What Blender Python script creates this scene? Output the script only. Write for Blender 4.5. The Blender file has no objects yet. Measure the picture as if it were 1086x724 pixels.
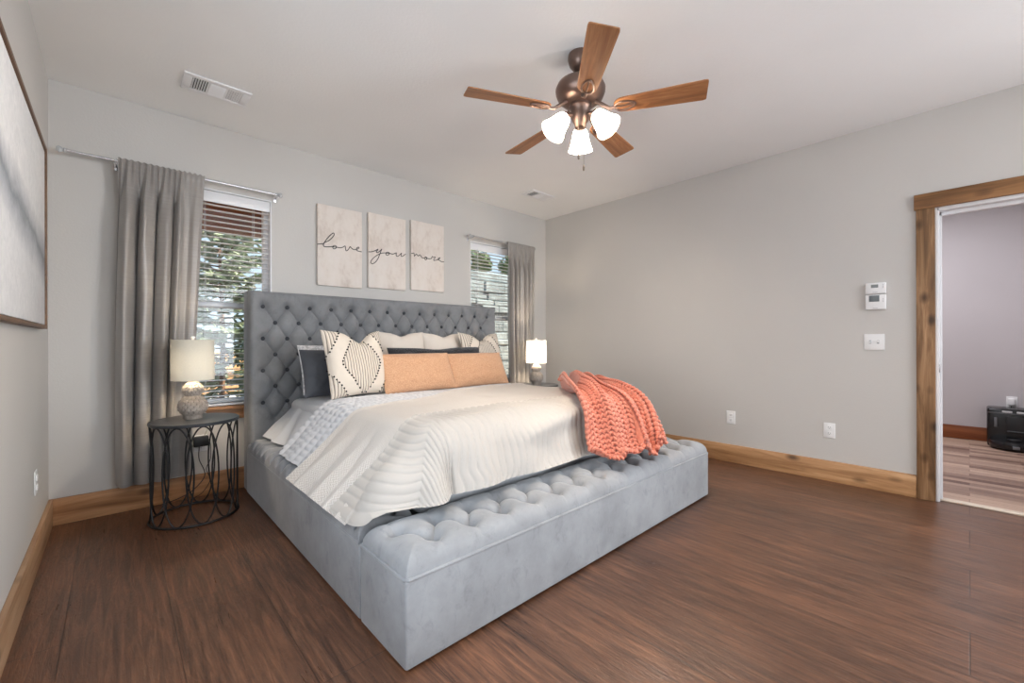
import bpy, bmesh, math, random
import numpy as np
from mathutils import Vector, Matrix

random.seed(7)
rng = np.random.default_rng(11)
PI = math.pi
sc = bpy.context.scene
COL = sc.collection

# ------------------------------------------------------------------ room measures
XL, XR, YB, YF, HC = -0.302, 4.193, 3.841, -3.60, 2.739
WT = 0.14                       # wall thickness

# ------------------------------------------------------------------ camera
cd = bpy.data.cameras.new('camera')
cam = bpy.data.objects.new('camera', cd)
COL.objects.link(cam)
cd.sensor_fit = 'HORIZONTAL'
cd.sensor_width = 36.0
cd.lens = 451.3 / 1086 * 36.0
cd.clip_start = 0.02
yaw, pitch, roll = math.radians(42.96), math.radians(0.055), math.radians(-0.14)
fw = Vector((math.sin(yaw) * math.cos(pitch), math.cos(yaw) * math.cos(pitch), math.sin(pitch)))
rt = Vector((math.cos(yaw), -math.sin(yaw), 0))
up = rt.cross(fw)
rt, up = math.cos(roll) * rt + math.sin(roll) * up, -math.sin(roll) * rt + math.cos(roll) * up
M = Matrix((rt, up, -fw)).transposed().to_4x4()
M.translation = (0, 0, 1.12)
cam.matrix_world = M
sc.camera = cam

# ------------------------------------------------------------------ world, sun, large lights, exposure
sc.view_settings.view_transform = 'Standard'
sc.view_settings.look = 'None'
sc.view_settings.gamma = 1
sc.view_settings.use_curve_mapping = False
sc.view_settings.exposure = 0.97
try:
    sc.cycles.use_denoising = True
    sc.cycles.max_bounces = 10
    sc.cycles.transparent_max_bounces = 24
    sc.cycles.sample_clamp_indirect = 6
    sc.cycles.caustics_reflective = False
    sc.cycles.caustics_refractive = False
except Exception:
    pass

w = bpy.data.worlds.new('sky')
sc.world = w
w.use_nodes = True
nt = w.node_tree
nt.nodes.clear()
o_ = nt.nodes.new('ShaderNodeOutputWorld')
b_ = nt.nodes.new('ShaderNodeBackground')
tc = nt.nodes.new('ShaderNodeTexCoord')
sx = nt.nodes.new('ShaderNodeSeparateXYZ')
rp = nt.nodes.new('ShaderNodeValToRGB')
rp.color_ramp.elements[0].position = 0.0
rp.color_ramp.elements[0].color = (0.70, 0.86, 1.0, 1)
rp.color_ramp.elements[1].position = 0.6
rp.color_ramp.elements[1].color = (0.50, 0.72, 1.0, 1)
nt.links.new(tc.outputs['Generated'], sx.inputs[0])
nt.links.new(sx.outputs['Z'], rp.inputs[0])
nt.links.new(rp.outputs[0], b_.inputs[0])
b_.inputs[1].default_value = 0.62
nt.links.new(b_.outputs[0], o_.inputs[0])


def add_light(name, typ, loc, energy, color, direction=None, size=None, size_y=None, radius=None):
    d = bpy.data.lights.new(name, typ)
    d.energy = energy
    d.color = color
    if typ == 'AREA':
        d.shape = 'RECTANGLE'
        d.size, d.size_y = size, size_y
    if radius is not None and typ in ('POINT', 'SPOT'):
        d.shadow_soft_size = radius
    o = bpy.data.objects.new(name, d)
    COL.objects.link(o)
    o.location = loc
    if direction is not None:
        o.rotation_euler = Vector(direction).to_track_quat('-Z', 'Y').to_euler()
    return o


sun = add_light('sun', 'SUN', (6, -4, 12), 6.0, (1.0, 0.92, 0.80), (-0.70, 0.42, -0.70))
sun.data.angle = math.radians(1.0)
# added fills at made-up window openings (right, left, front), plus unseen hall ceiling light
add_light('window_daylight', 'AREA', (XR + 0.06, -2.72, 1.35), 110, (0.90, 0.95, 1.0), (-1, 0.60, -0.30), 1.35, 2.0)
add_light('window_daylight', 'AREA', (XL - 0.06, 0.95, 1.40), 13, (0.86, 0.93, 1.0), (1, 0.10, -0.30), 1.1, 1.6)
add_light('window_daylight', 'AREA', (2.0, YF - 0.06, 1.35), 34, (0.90, 0.95, 1.0), (0, 1, -0.2), 1.9, 2.0)
add_light('hall_ceiling_light', 'AREA', (5.6, 0.6, 2.70), 26, (0.96, 0.95, 1.0), (0, 0, -1), 1.2, 1.2)

# ------------------------------------------------------------------ material helpers
MATS = {}


def lin(r, g, b):
    def f(c):
        c /= 255.0
        return c / 12.92 if c <= 0.04045 else ((c + 0.055) / 1.055) ** 2.4
    return (f(r), f(g), f(b), 1.0)


class NT:
    def __init__(self, name):
        self.m = bpy.data.materials.new(name)
        self.m.use_nodes = True
        self.t = self.m.node_tree
        self.bsdf = self.t.nodes['Principled BSDF']
        self.out = self.t.nodes['Material Output']

    def n(self, typ, **kw):
        nd = self.t.nodes.new(typ)
        for k, v in kw.items():
            if k.startswith('i_'):
                nd.inputs[k[2:].replace('_', ' ')].default_value = v
            else:
                setattr(nd, k, v)
        return nd

    def l(self, a, b):
        self.t.links.new(a, b)

    def coord(self, kind='Object', scale=(1, 1, 1), rot=(0, 0, 0)):
        c = self.n('ShaderNodeTexCoord')
        m = self.n('ShaderNodeMapping')
        m.inputs['Scale'].default_value = scale
        m.inputs['Rotation'].default_value = rot
        self.l(c.outputs[kind], m.inputs['Vector'])
        return m.outputs[0]

    def noise(self, vec, scale, detail=3, rough=0.5, dist=0.0):
        nd = self.n('ShaderNodeTexNoise')
        nd.inputs['Scale'].default_value = scale
        nd.inputs['Detail'].default_value = detail
        nd.inputs['Roughness'].default_value = rough
        nd.inputs['Distortion'].default_value = dist
        self.l(vec, nd.inputs['Vector'])
        return nd.outputs['Fac']

    def ramp(self, fac, stops):
        r = self.n('ShaderNodeValToRGB')
        el = r.color_ramp.elements
        while len(el) < len(stops):
            el.new(0.5)
        for e, (p, c) in zip(el, stops):
            e.position = p
            e.color = c if len(c) == 4 else (*c, 1)
        self.l(fac, r.inputs[0])
        return r.outputs[0]

    def mix(self, a, b, fac, mode='MIX'):
        m = self.n('ShaderNodeMix', data_type='RGBA', blend_type=mode)
        for s, v in ((m.inputs[0], fac), (m.inputs[6], a), (m.inputs[7], b)):
            if hasattr(v, 'is_linked'):
                self.l(v, s)
            else:
                s.default_value = v
        return m.outputs[2]

    def math(self, op, a, b=0.0, c=0.0):
        m = self.n('ShaderNodeMath', operation=op)
        for s, v in zip(m.inputs, (a, b, c)):
            if hasattr(v, 'is_linked'):
                self.l(v, s)
            else:
                s.default_value = v
        return m.outputs[0]

    def bump(self, h, strength=0.3, dist=0.01):
        b = self.n('ShaderNodeBump')
        b.inputs['Strength'].default_value = strength
        b.inputs['Distance'].default_value = dist
        self.l(h, b.inputs['Height'])
        self.l(b.outputs[0], self.bsdf.inputs['Normal'])

    def set(self, **kw):
        for k, v in kw.items():
            s = self.bsdf.inputs[k.replace('_', ' ')]
            if hasattr(v, 'is_linked'):
                self.l(v, s)
            else:
                s.default_value = v


def simple(name, col, rough=0.5, metal=0.0, bump=None, var=0.0, vscale=6.0, **kw):
    if name in MATS:
        return MATS[name]
    t = NT(name)
    t.set(Roughness=rough, Metallic=metal)
    v = t.coord('Object')
    if var:
        n = t.noise(v, vscale, 4, 0.6)
        a = tuple(c * (1 - var) for c in col[:3]) + (1,)
        b = tuple(min(1, c * (1 + var)) for c in col[:3]) + (1,)
        t.set(Base_Color=t.ramp(n, [(0.3, a), (0.7, b)]))
    else:
        t.set(Base_Color=col)
    if bump:
        t.bump(t.noise(v, bump[0], 3, 0.55), bump[1], bump[2])
    for k, val in kw.items():
        t.set(**{k: val})
    MATS[name] = t.m
    return t.m


def wood(name, c_dark, c_mid, c_light, axis='X', rough=0.5, scale=1.0, knots=True, spec=0.4):
    t = NT(name)
    st = {'X': (0.7, 9, 9), 'Y': (9, 0.7, 9), 'Z': (9, 9, 0.7)}[axis]
    kn = {'X': (4, 0, 8), 'Y': (0, 4, 8), 'Z': (0, 8, 5)}[axis]      # knots lie in the board's face
    v = t.coord('Object', tuple(s * scale for s in st))
    n1 = t.noise(v, 2.2, 6, 0.62, 0.6)
    c = t.ramp(n1, [(0.25, c_dark), (0.5, c_mid), (0.75, c_light)])
    big = t.noise(t.coord('Object', tuple(s * 0.35 * scale for s in st)), 1.3, 2)
    c = t.mix(c, t.ramp(big, [(0.3, (0.62, 0.6, 0.58)), (0.7, (1.1, 1.08, 1.05))]), 0.75, 'MULTIPLY')
    if knots:
        vo = t.n('ShaderNodeTexVoronoi', feature='F1')
        vo.inputs['Scale'].default_value = 1.0 * scale
        t.l(t.coord('Object', tuple(s * scale for s in kn)), vo.inputs['Vector'])
        k = t.ramp(vo.outputs['Distance'], [(0.07, (0.14, 0.11, 0.09)), (0.26, (1, 1, 1))])
        c = t.mix(c, k, 0.85, 'MULTIPLY')
    t.set(Base_Color=c, Roughness=rough, Specular_IOR_Level=spec)
    t.bump(n1, 0.15, 0.003)
    MATS[name] = t.m
    return t.m


# ------------------------------------------------------------------ geometry helpers
class MB:
    """collects shapes, then links them as one mesh object"""

    def __init__(self):
        self.v, self.f, self.uv = [], [], None

    def add(self, vs, fs):
        o = len(self.v)
        self.v += [tuple(map(float, p)) for p in vs]
        self.f += [tuple(i + o for i in f) for f in fs]
        return self

    def box(self, x0, x1, y0, y1, z0, z1, bev=0.0, seg=2, M=None):
        bm = bmesh.new()
        bmesh.ops.create_cube(bm, size=1)
        for v in bm.verts:
            v.co = Vector(((x0 + x1) / 2 + v.co.x * (x1 - x0), (y0 + y1) / 2 + v.co.y * (y1 - y0), (z0 + z1) / 2 + v.co.z * (z1 - z0)))
        if bev:
            bmesh.ops.bevel(bm, geom=bm.edges[:], offset=bev, segments=seg, profile=0.5, affect='EDGES')
        if M is not None:
            bmesh.ops.transform(bm, matrix=M, verts=bm.verts)
        bm.verts.index_update()
        self.add([v.co for v in bm.verts], [[v.index for v in f.verts] for f in bm.faces])
        bm.free()
        return self

    def tube(self, pts, r, n=8, closed=False, caps=True):
        P = [Vector(p) for p in pts]
        N = len(P)
        rr = r if hasattr(r, '__len__') else [r] * N
        vs, fs = [], []
        prev = None
        for i in range(N):
            if closed:
                d = P[(i + 1) % N] - P[i - 1]
            else:
                d = P[min(i + 1, N - 1)] - P[max(i - 1, 0)]
            if d.length < 1e-9:
                d = Vector((0, 0, 1))
            d.normalize()
            if prev is None:
                a = d.orthogonal().normalized()
            else:
                a = prev - d * prev.dot(d)
                a = a.normalized() if a.length > 1e-6 else d.orthogonal().normalized()
            prev = a
            b = d.cross(a)
            for k in range(n):
                t = 2 * PI * k / n
                vs.append(P[i] + (a * math.cos(t) + b * math.sin(t)) * rr[i])
        for i in range(N if closed else N - 1):
            j = (i + 1) % N
            for k in range(n):
                fs.append((i * n + k, i * n + (k + 1) % n, j * n + (k + 1) % n, j * n + k))
        if caps and not closed:
            fs.append(tuple(range(n - 1, -1, -1)))
            fs.append(tuple((N - 1) * n + k for k in range(n)))
        return self.add(vs, fs)

    def lathe(self, prof, n=32, M=None, cap0=False, cap1=False):
        vs, fs = [], []
        for (r, z) in prof:
            for k in range(n):
                t = 2 * PI * k / n
                p = Vector((r * math.cos(t), r * math.sin(t), z))
                vs.append(M @ p if M is not None else p)
        for i in range(len(prof) - 1):
            for k in range(n):
                fs.append((i * n + k, i * n + (k + 1) % n, (i + 1) * n + (k + 1) % n, (i + 1) * n + k))
        if cap0:
            fs.append(tuple(range(n - 1, -1, -1)))
        if cap1:
            fs.append(tuple((len(prof) - 1) * n + k for k in range(n)))
        return self.add(vs, fs)

    def ball(self, c, r, n=12, m=8, sq=(1, 1, 1)):
        prof = [(max(1e-4, math.sin(PI * i / m)) * r, -math.cos(PI * i / m) * r) for i in range(m + 1)]
        T = Matrix.Translation(Vector(c)) @ Matrix.Diagonal((*sq, 1))
        return self.lathe(prof, n, T)

    def grid(self, P, closed_u=False, flip=False):
        P = np.asarray(P)
        nu, nv = P.shape[:2]
        o = len(self.v)
        self.v += [tuple(p) for p in P.reshape(-1, 3).tolist()]
        for i in range(nu if closed_u else nu - 1):
            i2 = (i + 1) % nu
            for j in range(nv - 1):
                q = (o + i * nv + j, o + i2 * nv + j, o + i2 * nv + j + 1, o + i * nv + j + 1)
                self.f.append(q[::-1] if flip else q)
        return self

    def build(self, name, mat=None, parent=None, smooth=True, angle=40, loc=None, uv=None):
        me = bpy.data.meshes.new(name)
        me.from_pydata(self.v, [], self.f)
        me.update()
        ob = bpy.data.objects.new(name, me)
        COL.objects.link(ob)
        if mat is not None:
            me.materials.append(mat)
        if smooth:
            me.polygons.foreach_set('use_smooth', [True] * len(me.polygons))
            try:
                me.set_sharp_from_angle(angle=math.radians(angle))
            except Exception:
                pass
        if uv is not None:
            lay = me.uv_layers.new(name='UVMap')
            idx = np.empty(len(me.loops), dtype=np.int32)
            me.loops.foreach_get('vertex_index', idx)
            lay.data.foreach_set('uv', np.asarray(uv, dtype=np.float32)[idx].ravel())
        if parent is not None:
            ob.parent = parent
        if loc is not None:
            ob.location = loc
        return ob


def tag(o, label, cat, group=None):
    o['label'] = label
    o['category'] = cat
    if group:
        o['group'] = group
    return o


def struct(o):
    o['kind'] = 'structure'
    return o


def thing(name, label, cat, loc=(0, 0, 0), group=None):
    o = bpy.data.objects.new(name, None)
    o.empty_display_size = 0.1
    COL.objects.link(o)
    o.location = loc
    return tag(o, label, cat, group)


def copy_tree(o, parent=None):
    c = o.copy()
    COL.objects.link(c)
    if parent is not None:
        c.parent = parent
    for ch in [x for x in COL.objects if x.parent == o]:
        copy_tree(ch, c)
    return c


def smooth_path(pts, k=6, closed=False):
    """Catmull-Rom through points of any dimension"""
    P = np.array(pts, float)
    n = len(P)
    out = []
    rngi = range(n if closed else n - 1)
    for i in rngi:
        p0 = P[(i - 1) % n] if closed or i > 0 else 2 * P[0] - P[1]
        p1, p2 = P[i], P[(i + 1) % n]
        p3 = P[(i + 2) % n] if closed or i + 2 < n else 2 * P[-1] - P[-2]
        for s in range(k):
            t = s / k
            out.append(0.5 * ((2 * p1) + (-p0 + p2) * t + (2 * p0 - 5 * p1 + 4 * p2 - p3) * t * t + (-p0 + 3 * p1 - 3 * p2 + p3) * t ** 3))
    if not closed:
        out.append(P[-1])
    return np.array(out)


def vnoise(x, y, seed=0):
    """smooth 2-D value noise in [-1,1], vectorised"""
    x, y = np.broadcast_arrays(np.asarray(x, float), np.asarray(y, float))
    xi, yi = np.floor(x).astype(int), np.floor(y).astype(int)
    fx, fy = x - xi, y - yi
    fx, fy = fx * fx * (3 - 2 * fx), fy * fy * (3 - 2 * fy)

    def h(a, b):
        n = np.sin(a * 127.1 + b * 311.7 + seed * 74.7) * 43758.5453
        return (n - np.floor(n)) * 2 - 1
    return (h(xi, yi) * (1 - fx) + h(xi + 1, yi) * fx) * (1 - fy) + (h(xi, yi + 1) * (1 - fx) + h(xi + 1, yi + 1) * fx) * fy


def normals(P):
    du = np.gradient(P, axis=0)
    dv = np.gradient(P, axis=1)
    n = np.cross(du, dv)
    return n / np.maximum(np.linalg.norm(n, axis=2, keepdims=True), 1e-9)


def sstep(a, b, x):
    t = np.clip((x - a) / (b - a), 0, 1)
    return t * t * (3 - 2 * t)


# ------------------------------------------------------------------ materials
def paint(name, col, bs=90, strength=0.22):
    t = NT(name)
    v = t.coord('Object')
    n = t.noise(v, bs, 3, 0.55)
    b = t.noise(v, 1.1, 2)
    c2 = tuple(c * 0.965 for c in col[:3]) + (1,)
    t.set(Base_Color=t.ramp(b, [(0.35, c2), (0.65, col)]), Roughness=0.55, Specular_IOR_Level=0.35)
    t.bump(n, strength, 0.004)
    MATS[name] = t.m
    return t.m


wall_paint = paint('wall_paint', lin(205, 202, 198))
ceil_paint = paint('ceiling_paint', lin(241, 241, 241), 70, 0.3)
hall_paint = paint('hall_paint', lin(196, 191, 193))
white_plastic = simple('white_plastic', lin(236, 236, 236), 0.4)
white_paint = simple('white_trim_paint', lin(232, 232, 234), 0.4)
vinyl = simple('white_vinyl', lin(235, 236, 238), 0.35)
dark_slot = simple('dark_slot', lin(40, 40, 42), 0.7)
black_metal = simple('black_metal', lin(38, 38, 40), 0.45, 0.3)
table_black = simple('table_top_black', lin(50, 53, 58), 0.33, 0.1, var=0.15, vscale=12)
chrome = simple('brushed_nickel', lin(215, 215, 218), 0.25, 0.85)
crystal = simple('clear_finial', lin(235, 238, 240), 0.08, 0.0, Transmission_Weight=0.5)
pine_x = wood('pine_trim_x', lin(116, 78, 50), lin(170, 124, 86), lin(202, 158, 118), 'X')
pine_y = wood('pine_trim_y', lin(132, 92, 58), lin(184, 140, 98), lin(212, 172, 130), 'Y')
pine_left = wood('pine_trim_left', lin(150, 112, 82), lin(188, 152, 118), lin(210, 178, 146), 'Y')
cas_z = wood('casing_wood_z', lin(62, 43, 28), lin(134, 100, 68), lin(190, 152, 114), 'Z', 0.55)
cas_y = wood('casing_wood_y', lin(100, 68, 40), lin(150, 108, 68), lin(178, 134, 90), 'Y', 0.55)
frame_wood = wood('frame_wood', lin(90, 68, 52), lin(122, 94, 74), lin(140, 112, 90), 'Y', 0.5, 1, False)


def floor_mat():
    t = NT('dark_plank_floor')
    c = t.n('ShaderNodeTexCoord')
    s = t.n('ShaderNodeSeparateXYZ')
    t.l(c.outputs['Object'], s.inputs[0])
    cb = t.n('ShaderNodeCombineXYZ')
    t.l(s.outputs['Y'], cb.inputs[0])
    xx = t.math('ADD', s.outputs['X'], 0.15 + 3.2)
    t.l(xx, cb.inputs[1])
    br = t.n('ShaderNodeTexBrick', offset=0.37, squash=1.0)
    br.inputs['Scale'].default_value = 1.0
    br.inputs['Brick Width'].default_value = 2.3
    br.inputs['Row Height'].default_value = 0.32
    br.inputs['Mortar Size'].default_value = 0.0022
    br.inputs['Mortar Smooth'].default_value = 0.3
    br.inputs['Color1'].default_value = (0.86, 0.86, 0.86, 1)
    br.inputs['Color2'].default_value = (1.1, 1.1, 1.1, 1)
    br.inputs['Mortar'].default_value = (0.30, 0.27, 0.25, 1)
    t.l(cb.outputs[0], br.inputs['Vector'])
    g = t.noise(t.coord('Object', (16, 1.1, 1)), 2.4, 8, 0.68, 1.3)
    fine = t.noise(t.coord('Object', (70, 3.5, 1)), 2.0, 4, 0.7, 0.6)
    big = t.noise(t.coord('Object', (1.6, 0.8, 1)), 1.5, 3, 0.55)
    col = t.ramp(g, [(0.28, lin(56, 36, 25)), (0.48, lin(100, 67, 47)), (0.74, lin(146, 104, 77))])
    col = t.mix(col, t.ramp(big, [(0.3, (0.66, 0.66, 0.68)), (0.7, (1.14, 1.08, 1.02))]), 0.8, 'MULTIPLY')
    col = t.mix(col, t.ramp(fine, [(0.35, (0.66, 0.66, 0.66)), (0.62, (1.10, 1.05, 1.05))]), 0.7, 'MULTIPLY')
    col = t.mix(col, br.outputs['Color'], 0.9, 'MULTIPLY')
    # small pale scuffs
    sp = t.noise(t.coord('Object', (1, 1, 1)), 38, 2, 0.5)
    col = t.mix(col, lin(190, 180, 170), t.ramp(sp, [(0.755, (0, 0, 0)), (0.79, (0.35, 0.35, 0.35))]))
    ro = t.ramp(t.math('ADD', t.math('MULTIPLY', big, 0.5), t.math('MULTIPLY', fine, 0.5)), [(0.3, (0.24, 0.24, 0.24)), (0.7, (0.42, 0.42, 0.42))])
    t.set(Base_Color=col, Roughness=ro, Specular_IOR_Level=0.8)
    hgt = t.math('ADD', t.math('MULTIPLY', g, 0.7), t.math('MULTIPLY', fine, 0.5))
    hgt = t.math('SUBTRACT', hgt, t.math('MULTIPLY', br.outputs['Fac'], 0.9))
    sc2 = t.noise(t.coord('Object', (26, 5, 1), (0, 0, 0.35)), 2.2, 4, 0.6, 2.0)
    hgt = t.math('ADD', hgt, t.math('MULTIPLY', sc2, 0.8))
    t.bump(hgt, 0.5, 0.006)
    return t.m


def hall_floor_mat():
    t = NT('hall_plank_floor')
    c = t.n('ShaderNodeTexCoord')
    s = t.n('ShaderNodeSeparateXYZ')
    t.l(c.outputs['Object'], s.inputs[0])
    cb = t.n('ShaderNodeCombineXYZ')
    t.l(s.outputs['Y'], cb.inputs[0])
    t.l(s.outputs['X'], cb.inputs[1])
    br = t.n('ShaderNodeTexBrick', offset=0.43)
    br.inputs['Scale'].default_value = 1.0
    br.inputs['Brick Width'].default_value = 0.75
    br.inputs['Row Height'].default_value = 0.085
    br.inputs['Mortar Size'].default_value = 0.0012
    br.inputs['Color1'].default_value = lin(112, 84, 72)
    br.inputs['Color2'].default_value = lin(196, 168, 148)
    br.inputs['Mortar'].default_value = lin(96, 74, 64)
    t.l(cb.outputs[0], br.inputs['Vector'])
    g = t.noise(t.coord('Object', (16, 1, 1)), 2.5, 5, 0.6, 0.6)
    col = t.mix(br.outputs['Color'], t.ramp(g, [(0.3, (0.75, 0.72, 0.7)), (0.7, (1.1, 1.1, 1.1))]), 0.8, 'MULTIPLY')
    t.set(Base_Color=col, Roughness=0.4)
    return t.m


def velvet(name, col, bump_s=0.0):
    t = NT(name)
    v = t.coord('Object')
    n = t.noise(v, 4.5, 6, 0.65, 0.15)
    a = tuple(c * 0.86 for c in col[:3]) + (1,)
    b = tuple(c * 1.10 for c in col[:3]) + (1,)
    cr = t.noise(t.coord('Object', (1, 1, 0.7)), 15, 7, 0.72, 0.5)      # crushed pile
    col2 = t.mix(t.ramp(n, [(0.36, a), (0.64, b)]), t.ramp(cr, [(0.30, (0.74, 0.75, 0.76)), (0.46, (1, 1, 1)), (0.60, (1, 1, 1)), (0.72, (1.12, 1.12, 1.12))]), 0.8, 'MULTIPLY')
    t.set(Base_Color=col2, Roughness=0.72, Specular_IOR_Level=0.25,
          Sheen_Weight=0.35, Sheen_Roughness=0.35, Sheen_Tint=(0.98, 0.99, 1.0, 1))
    t.bump(t.noise(v, 420, 2, 0.6), 0.08, 0.001)
    MATS[name] = t.m
    return t.m


velvet_grey = velvet('grey_velvet', lin(150, 152, 155))
velvet_head = velvet('grey_velvet_headboard', lin(128, 130, 133))
button_velvet = simple('button_velvet', lin(62, 65, 70), 0.8)

# ------------------------------------------------------------------ the room shell
t = struct(MB().box(XL - WT, XR + 0.06, YF - WT, YB + WT, -0.1, 0).build('floor', floor_mat(), smooth=False))
t = struct(MB().box(XL - WT, 8.2, YF - 1.6, YB + WT + 0.02, HC, HC + 0.22).build('ceiling', ceil_paint, smooth=False))  # slab extended past the front wall, an added overhang to block sun
WY0, WY1, WB0, WB1 = -3.42, -2.02, 0.32, 2.38   # added tall window openings behind the camera, made up for fill light
wl = MB()
LY0, LY1, LB0, LB1 = 0.36, 1.54, 0.56, 2.24       # added opening in the left wall, out of view, for fill light
wl.box(XL - WT, XL, LY1, YB, 0, HC)
wl.box(XL - WT, XL, YF, LY0, 0, HC)
wl.box(XL - WT, XL, LY0, LY1, 0, LB0)
wl.box(XL - WT, XL, LY0, LY1, LB1, HC)
struct(wl.build('wall_left', wall_paint, smooth=False))
WIN = {1: (0.05, 0.925), 2: (2.935, 3.84)}
WZ0, WZ1 = 0.64, 2.265
wb = MB()
xs = [XL - WT, WIN[1][0], WIN[1][1], WIN[2][0], WIN[2][1], XR + WT]
for i in (0, 2, 4):
    wb.box(xs[i], xs[i + 1], YB, YB + WT, 0, HC)
for i in (1, 3):
    wb.box(xs[i], xs[i + 1], YB, YB + WT, 0, WZ0 - 0.02)
    wb.box(xs[i], xs[i + 1], YB, YB + WT, WZ1, HC)
struct(wb.build('wall_back', wall_paint, smooth=False))
DY0, DY1, DZ = -0.70, 0.150, 2.035          # door opening in the right wall
wr = MB()
wr.box(XR, XR + WT, DY1, YB, 0, HC)
wr.box(XR, XR + WT, YF, WY0, 0, HC)
wr.box(XR, XR + WT, WY1, DY0, 0, HC)
wr.box(XR, XR + WT, WY0, WY1, 0, WB0)
wr.box(XR, XR + WT, WY0, WY1, WB1, HC)
wr.box(XR, XR + WT, DY0, DY1, DZ, HC)
struct(wr.build('wall_right', wall_paint, smooth=False))
wf = MB()
wf.box(XL - WT, 1.0, YF - WT, YF, 0, HC)
wf.box(3.0, XR + WT, YF - WT, YF, 0, HC)
wf.box(1.0, 3.0, YF - WT, YF, 0, WB0)
wf.box(1.0, 3.0, YF - WT, YF, WB1, HC)
struct(wf.build('wall_front', wall_paint, smooth=False))
# hall beyond the door
HX = 7.1
struct(MB().box(XR + 0.06, HX + 0.1, -4.0, 2.6, -0.1, 0.0).build('floor_hall', hall_floor_mat(), smooth=False))
struct(MB().box(HX, HX + WT, -4.0, 2.6, 0, HC).build('wall_hall', hall_paint, smooth=False))
struct(MB().box(XR + WT, HX, 2.5, 2.6, 0, HC).build('wall_hall_end', hall_paint, smooth=False))
struct(MB().box(XR + WT + 0.001, HX, -0.9, -0.8, 0, HC).build('wall_hall_front', hall_paint, smooth=False))
hall_base = wood('hall_base_wood', lin(96, 50, 26), lin(132, 74, 42), lin(158, 96, 58), 'Y', 0.5)
struct(MB().box(HX - 0.02, HX, -3.9, 2.5, 0, 0.15, 0.003).build('baseboard_hall', hall_base))
# baseboards
struct(MB().box(XL, XR, YB - 0.02, YB, 0, 0.162, 0.003).build('baseboard_back', pine_x))
struct(MB().box(XL, XL + 0.02, YF, YB - 0.02, 0, 0.162, 0.003).build('baseboard_left', pine_left))
struct(MB().box(XR - 0.02, XR, 0.258, YB - 0.02, 0, 0.162, 0.003).build('baseboard_right', pine_y))
# door trim and jamb
struct(MB().box(XR - 0.022, XR, DY1 + 0.010, DY1 + 0.106, 0, 2.05, 0.003).build('trim_1', cas_z))
struct(MB().box(XR - 0.028, XR, DY0 - 0.12, DY1 + 0.116, 2.05, 2.156, 0.003).build('trim_2', cas_y))
struct(MB().box(XR - 0.022, XR, DY0 - 0.106, DY0 - 0.010, 0, 2.05, 0.003).build('trim_3', cas_z))
dj = MB()
dj.box(XR - 0.004, XR + WT + 0.004, DY1 - 0.010, DY1 + 0.010, 0, DZ + 0.015, 0.002)
dj.box(XR - 0.004, XR + WT + 0.004, DY0 - 0.010, DY0 + 0.010, 0, DZ + 0.015, 0.002)
dj.box(XR - 0.004, XR + WT + 0.004, DY0, DY1, DZ - 0.01, DZ + 0.015, 0.002)
dj.box(XR + 0.05, XR + 0.09, DY1 - 0.022, DY1 - 0.009, 0, DZ - 0.01, 0.002)
dj.box(XR + 0.05, XR + 0.09, DY0, DY1, DZ - 0.035, DZ - 0.01, 0.002)
dr = struct(dj.build('door_1', white_paint))
MB().box(XR - 0.007, XR + 0.03, DY1 - 0.0125, DY1 - 0.0095, 0.90, 0.957, 0.001).build('strike_plate', chrome, dr)
struct(MB().box(XR + 0.035, XR + 0.10, DY0, DY1, 0.0, 0.012, 0.004).build('trim_threshold', simple('threshold', lin(205, 190, 172), 0.4, var=0.1)))


def glass_mat():
    t = NT('window_glass')
    tr = t.n('ShaderNodeBsdfTransparent')
    tr.inputs[0].default_value = (0.97, 0.985, 0.98, 1)
    gl = t.n('ShaderNodeBsdfGlossy')
    gl.inputs['Roughness'].default_value = 0.02
    mx = t.n('ShaderNodeMixShader')
    mx.inputs[0].default_value = 0.05
    t.l(tr.outputs[0], mx.inputs[1])
    t.l(gl.outputs[0], mx.inputs[2])
    t.l(mx.outputs[0], t.out.inputs[0])
    return t.m


GLASS = glass_mat()
for k, (x0, x1) in WIN.items():
    f = MB()
    y0, y1 = YB + 0.075, YB + 0.13
    f.box(x0, x0 + 0.045, y0, y1, WZ0, WZ1, 0.004)
    f.box(x1 - 0.045, x1, y0, y1, WZ0, WZ1, 0.004)
    f.box(x0 + 0.045, x1 - 0.045, y0, y1, WZ1 - 0.045, WZ1, 0.004)
    f.box(x0 + 0.045, x1 - 0.045, y0, y1, WZ0, WZ0 + 0.05, 0.004)
    f.box(x0 + 0.0005, x0 + 0.010, YB + 0.002, y0, WZ0, WZ1)
    f.box(x1 - 0.010, x1 - 0.0005, YB + 0.002, y0, WZ0, WZ1)
    f.box(x0 + 0.010, x1 - 0.010, YB + 0.002, y0, WZ1 - 0.010, WZ1 - 0.0005)
    wo = struct(f.build('window_%d' % k, vinyl))
    MB().box(x0 + 0.045, x1 - 0.045, y0 - 0.012, y1 - 0.005, 1.385, 1.43, 0.004).build('meeting_rail', vinyl, wo)
    MB().box(x0 + 0.045, x1 - 0.045, y0 + 0.025, y0 + 0.029, 1.43, WZ1 - 0.045).build('upper_pane', GLASS, wo, False)
    MB().box(x0 + 0.045, x1 - 0.045, y0 + 0.012, y0 + 0.016, WZ0 + 0.05, 1.385).build('lower_pane', GLASS, wo, False)
    struct(MB().box(x0 - 0.02, x1 + 0.03, YB - 0.045, YB + 0.074, WZ0 - 0.022, WZ0 - 0.0005, 0.003).build('trim_sill_%d' % k, pine_x))
    struct(MB().box(x0 - 0.01, x1 + 0.02, YB - 0.02, YB, WZ0 - 0.10, WZ0 - 0.022, 0.003).build('trim_apron_%d' % k, pine_x))
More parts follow.
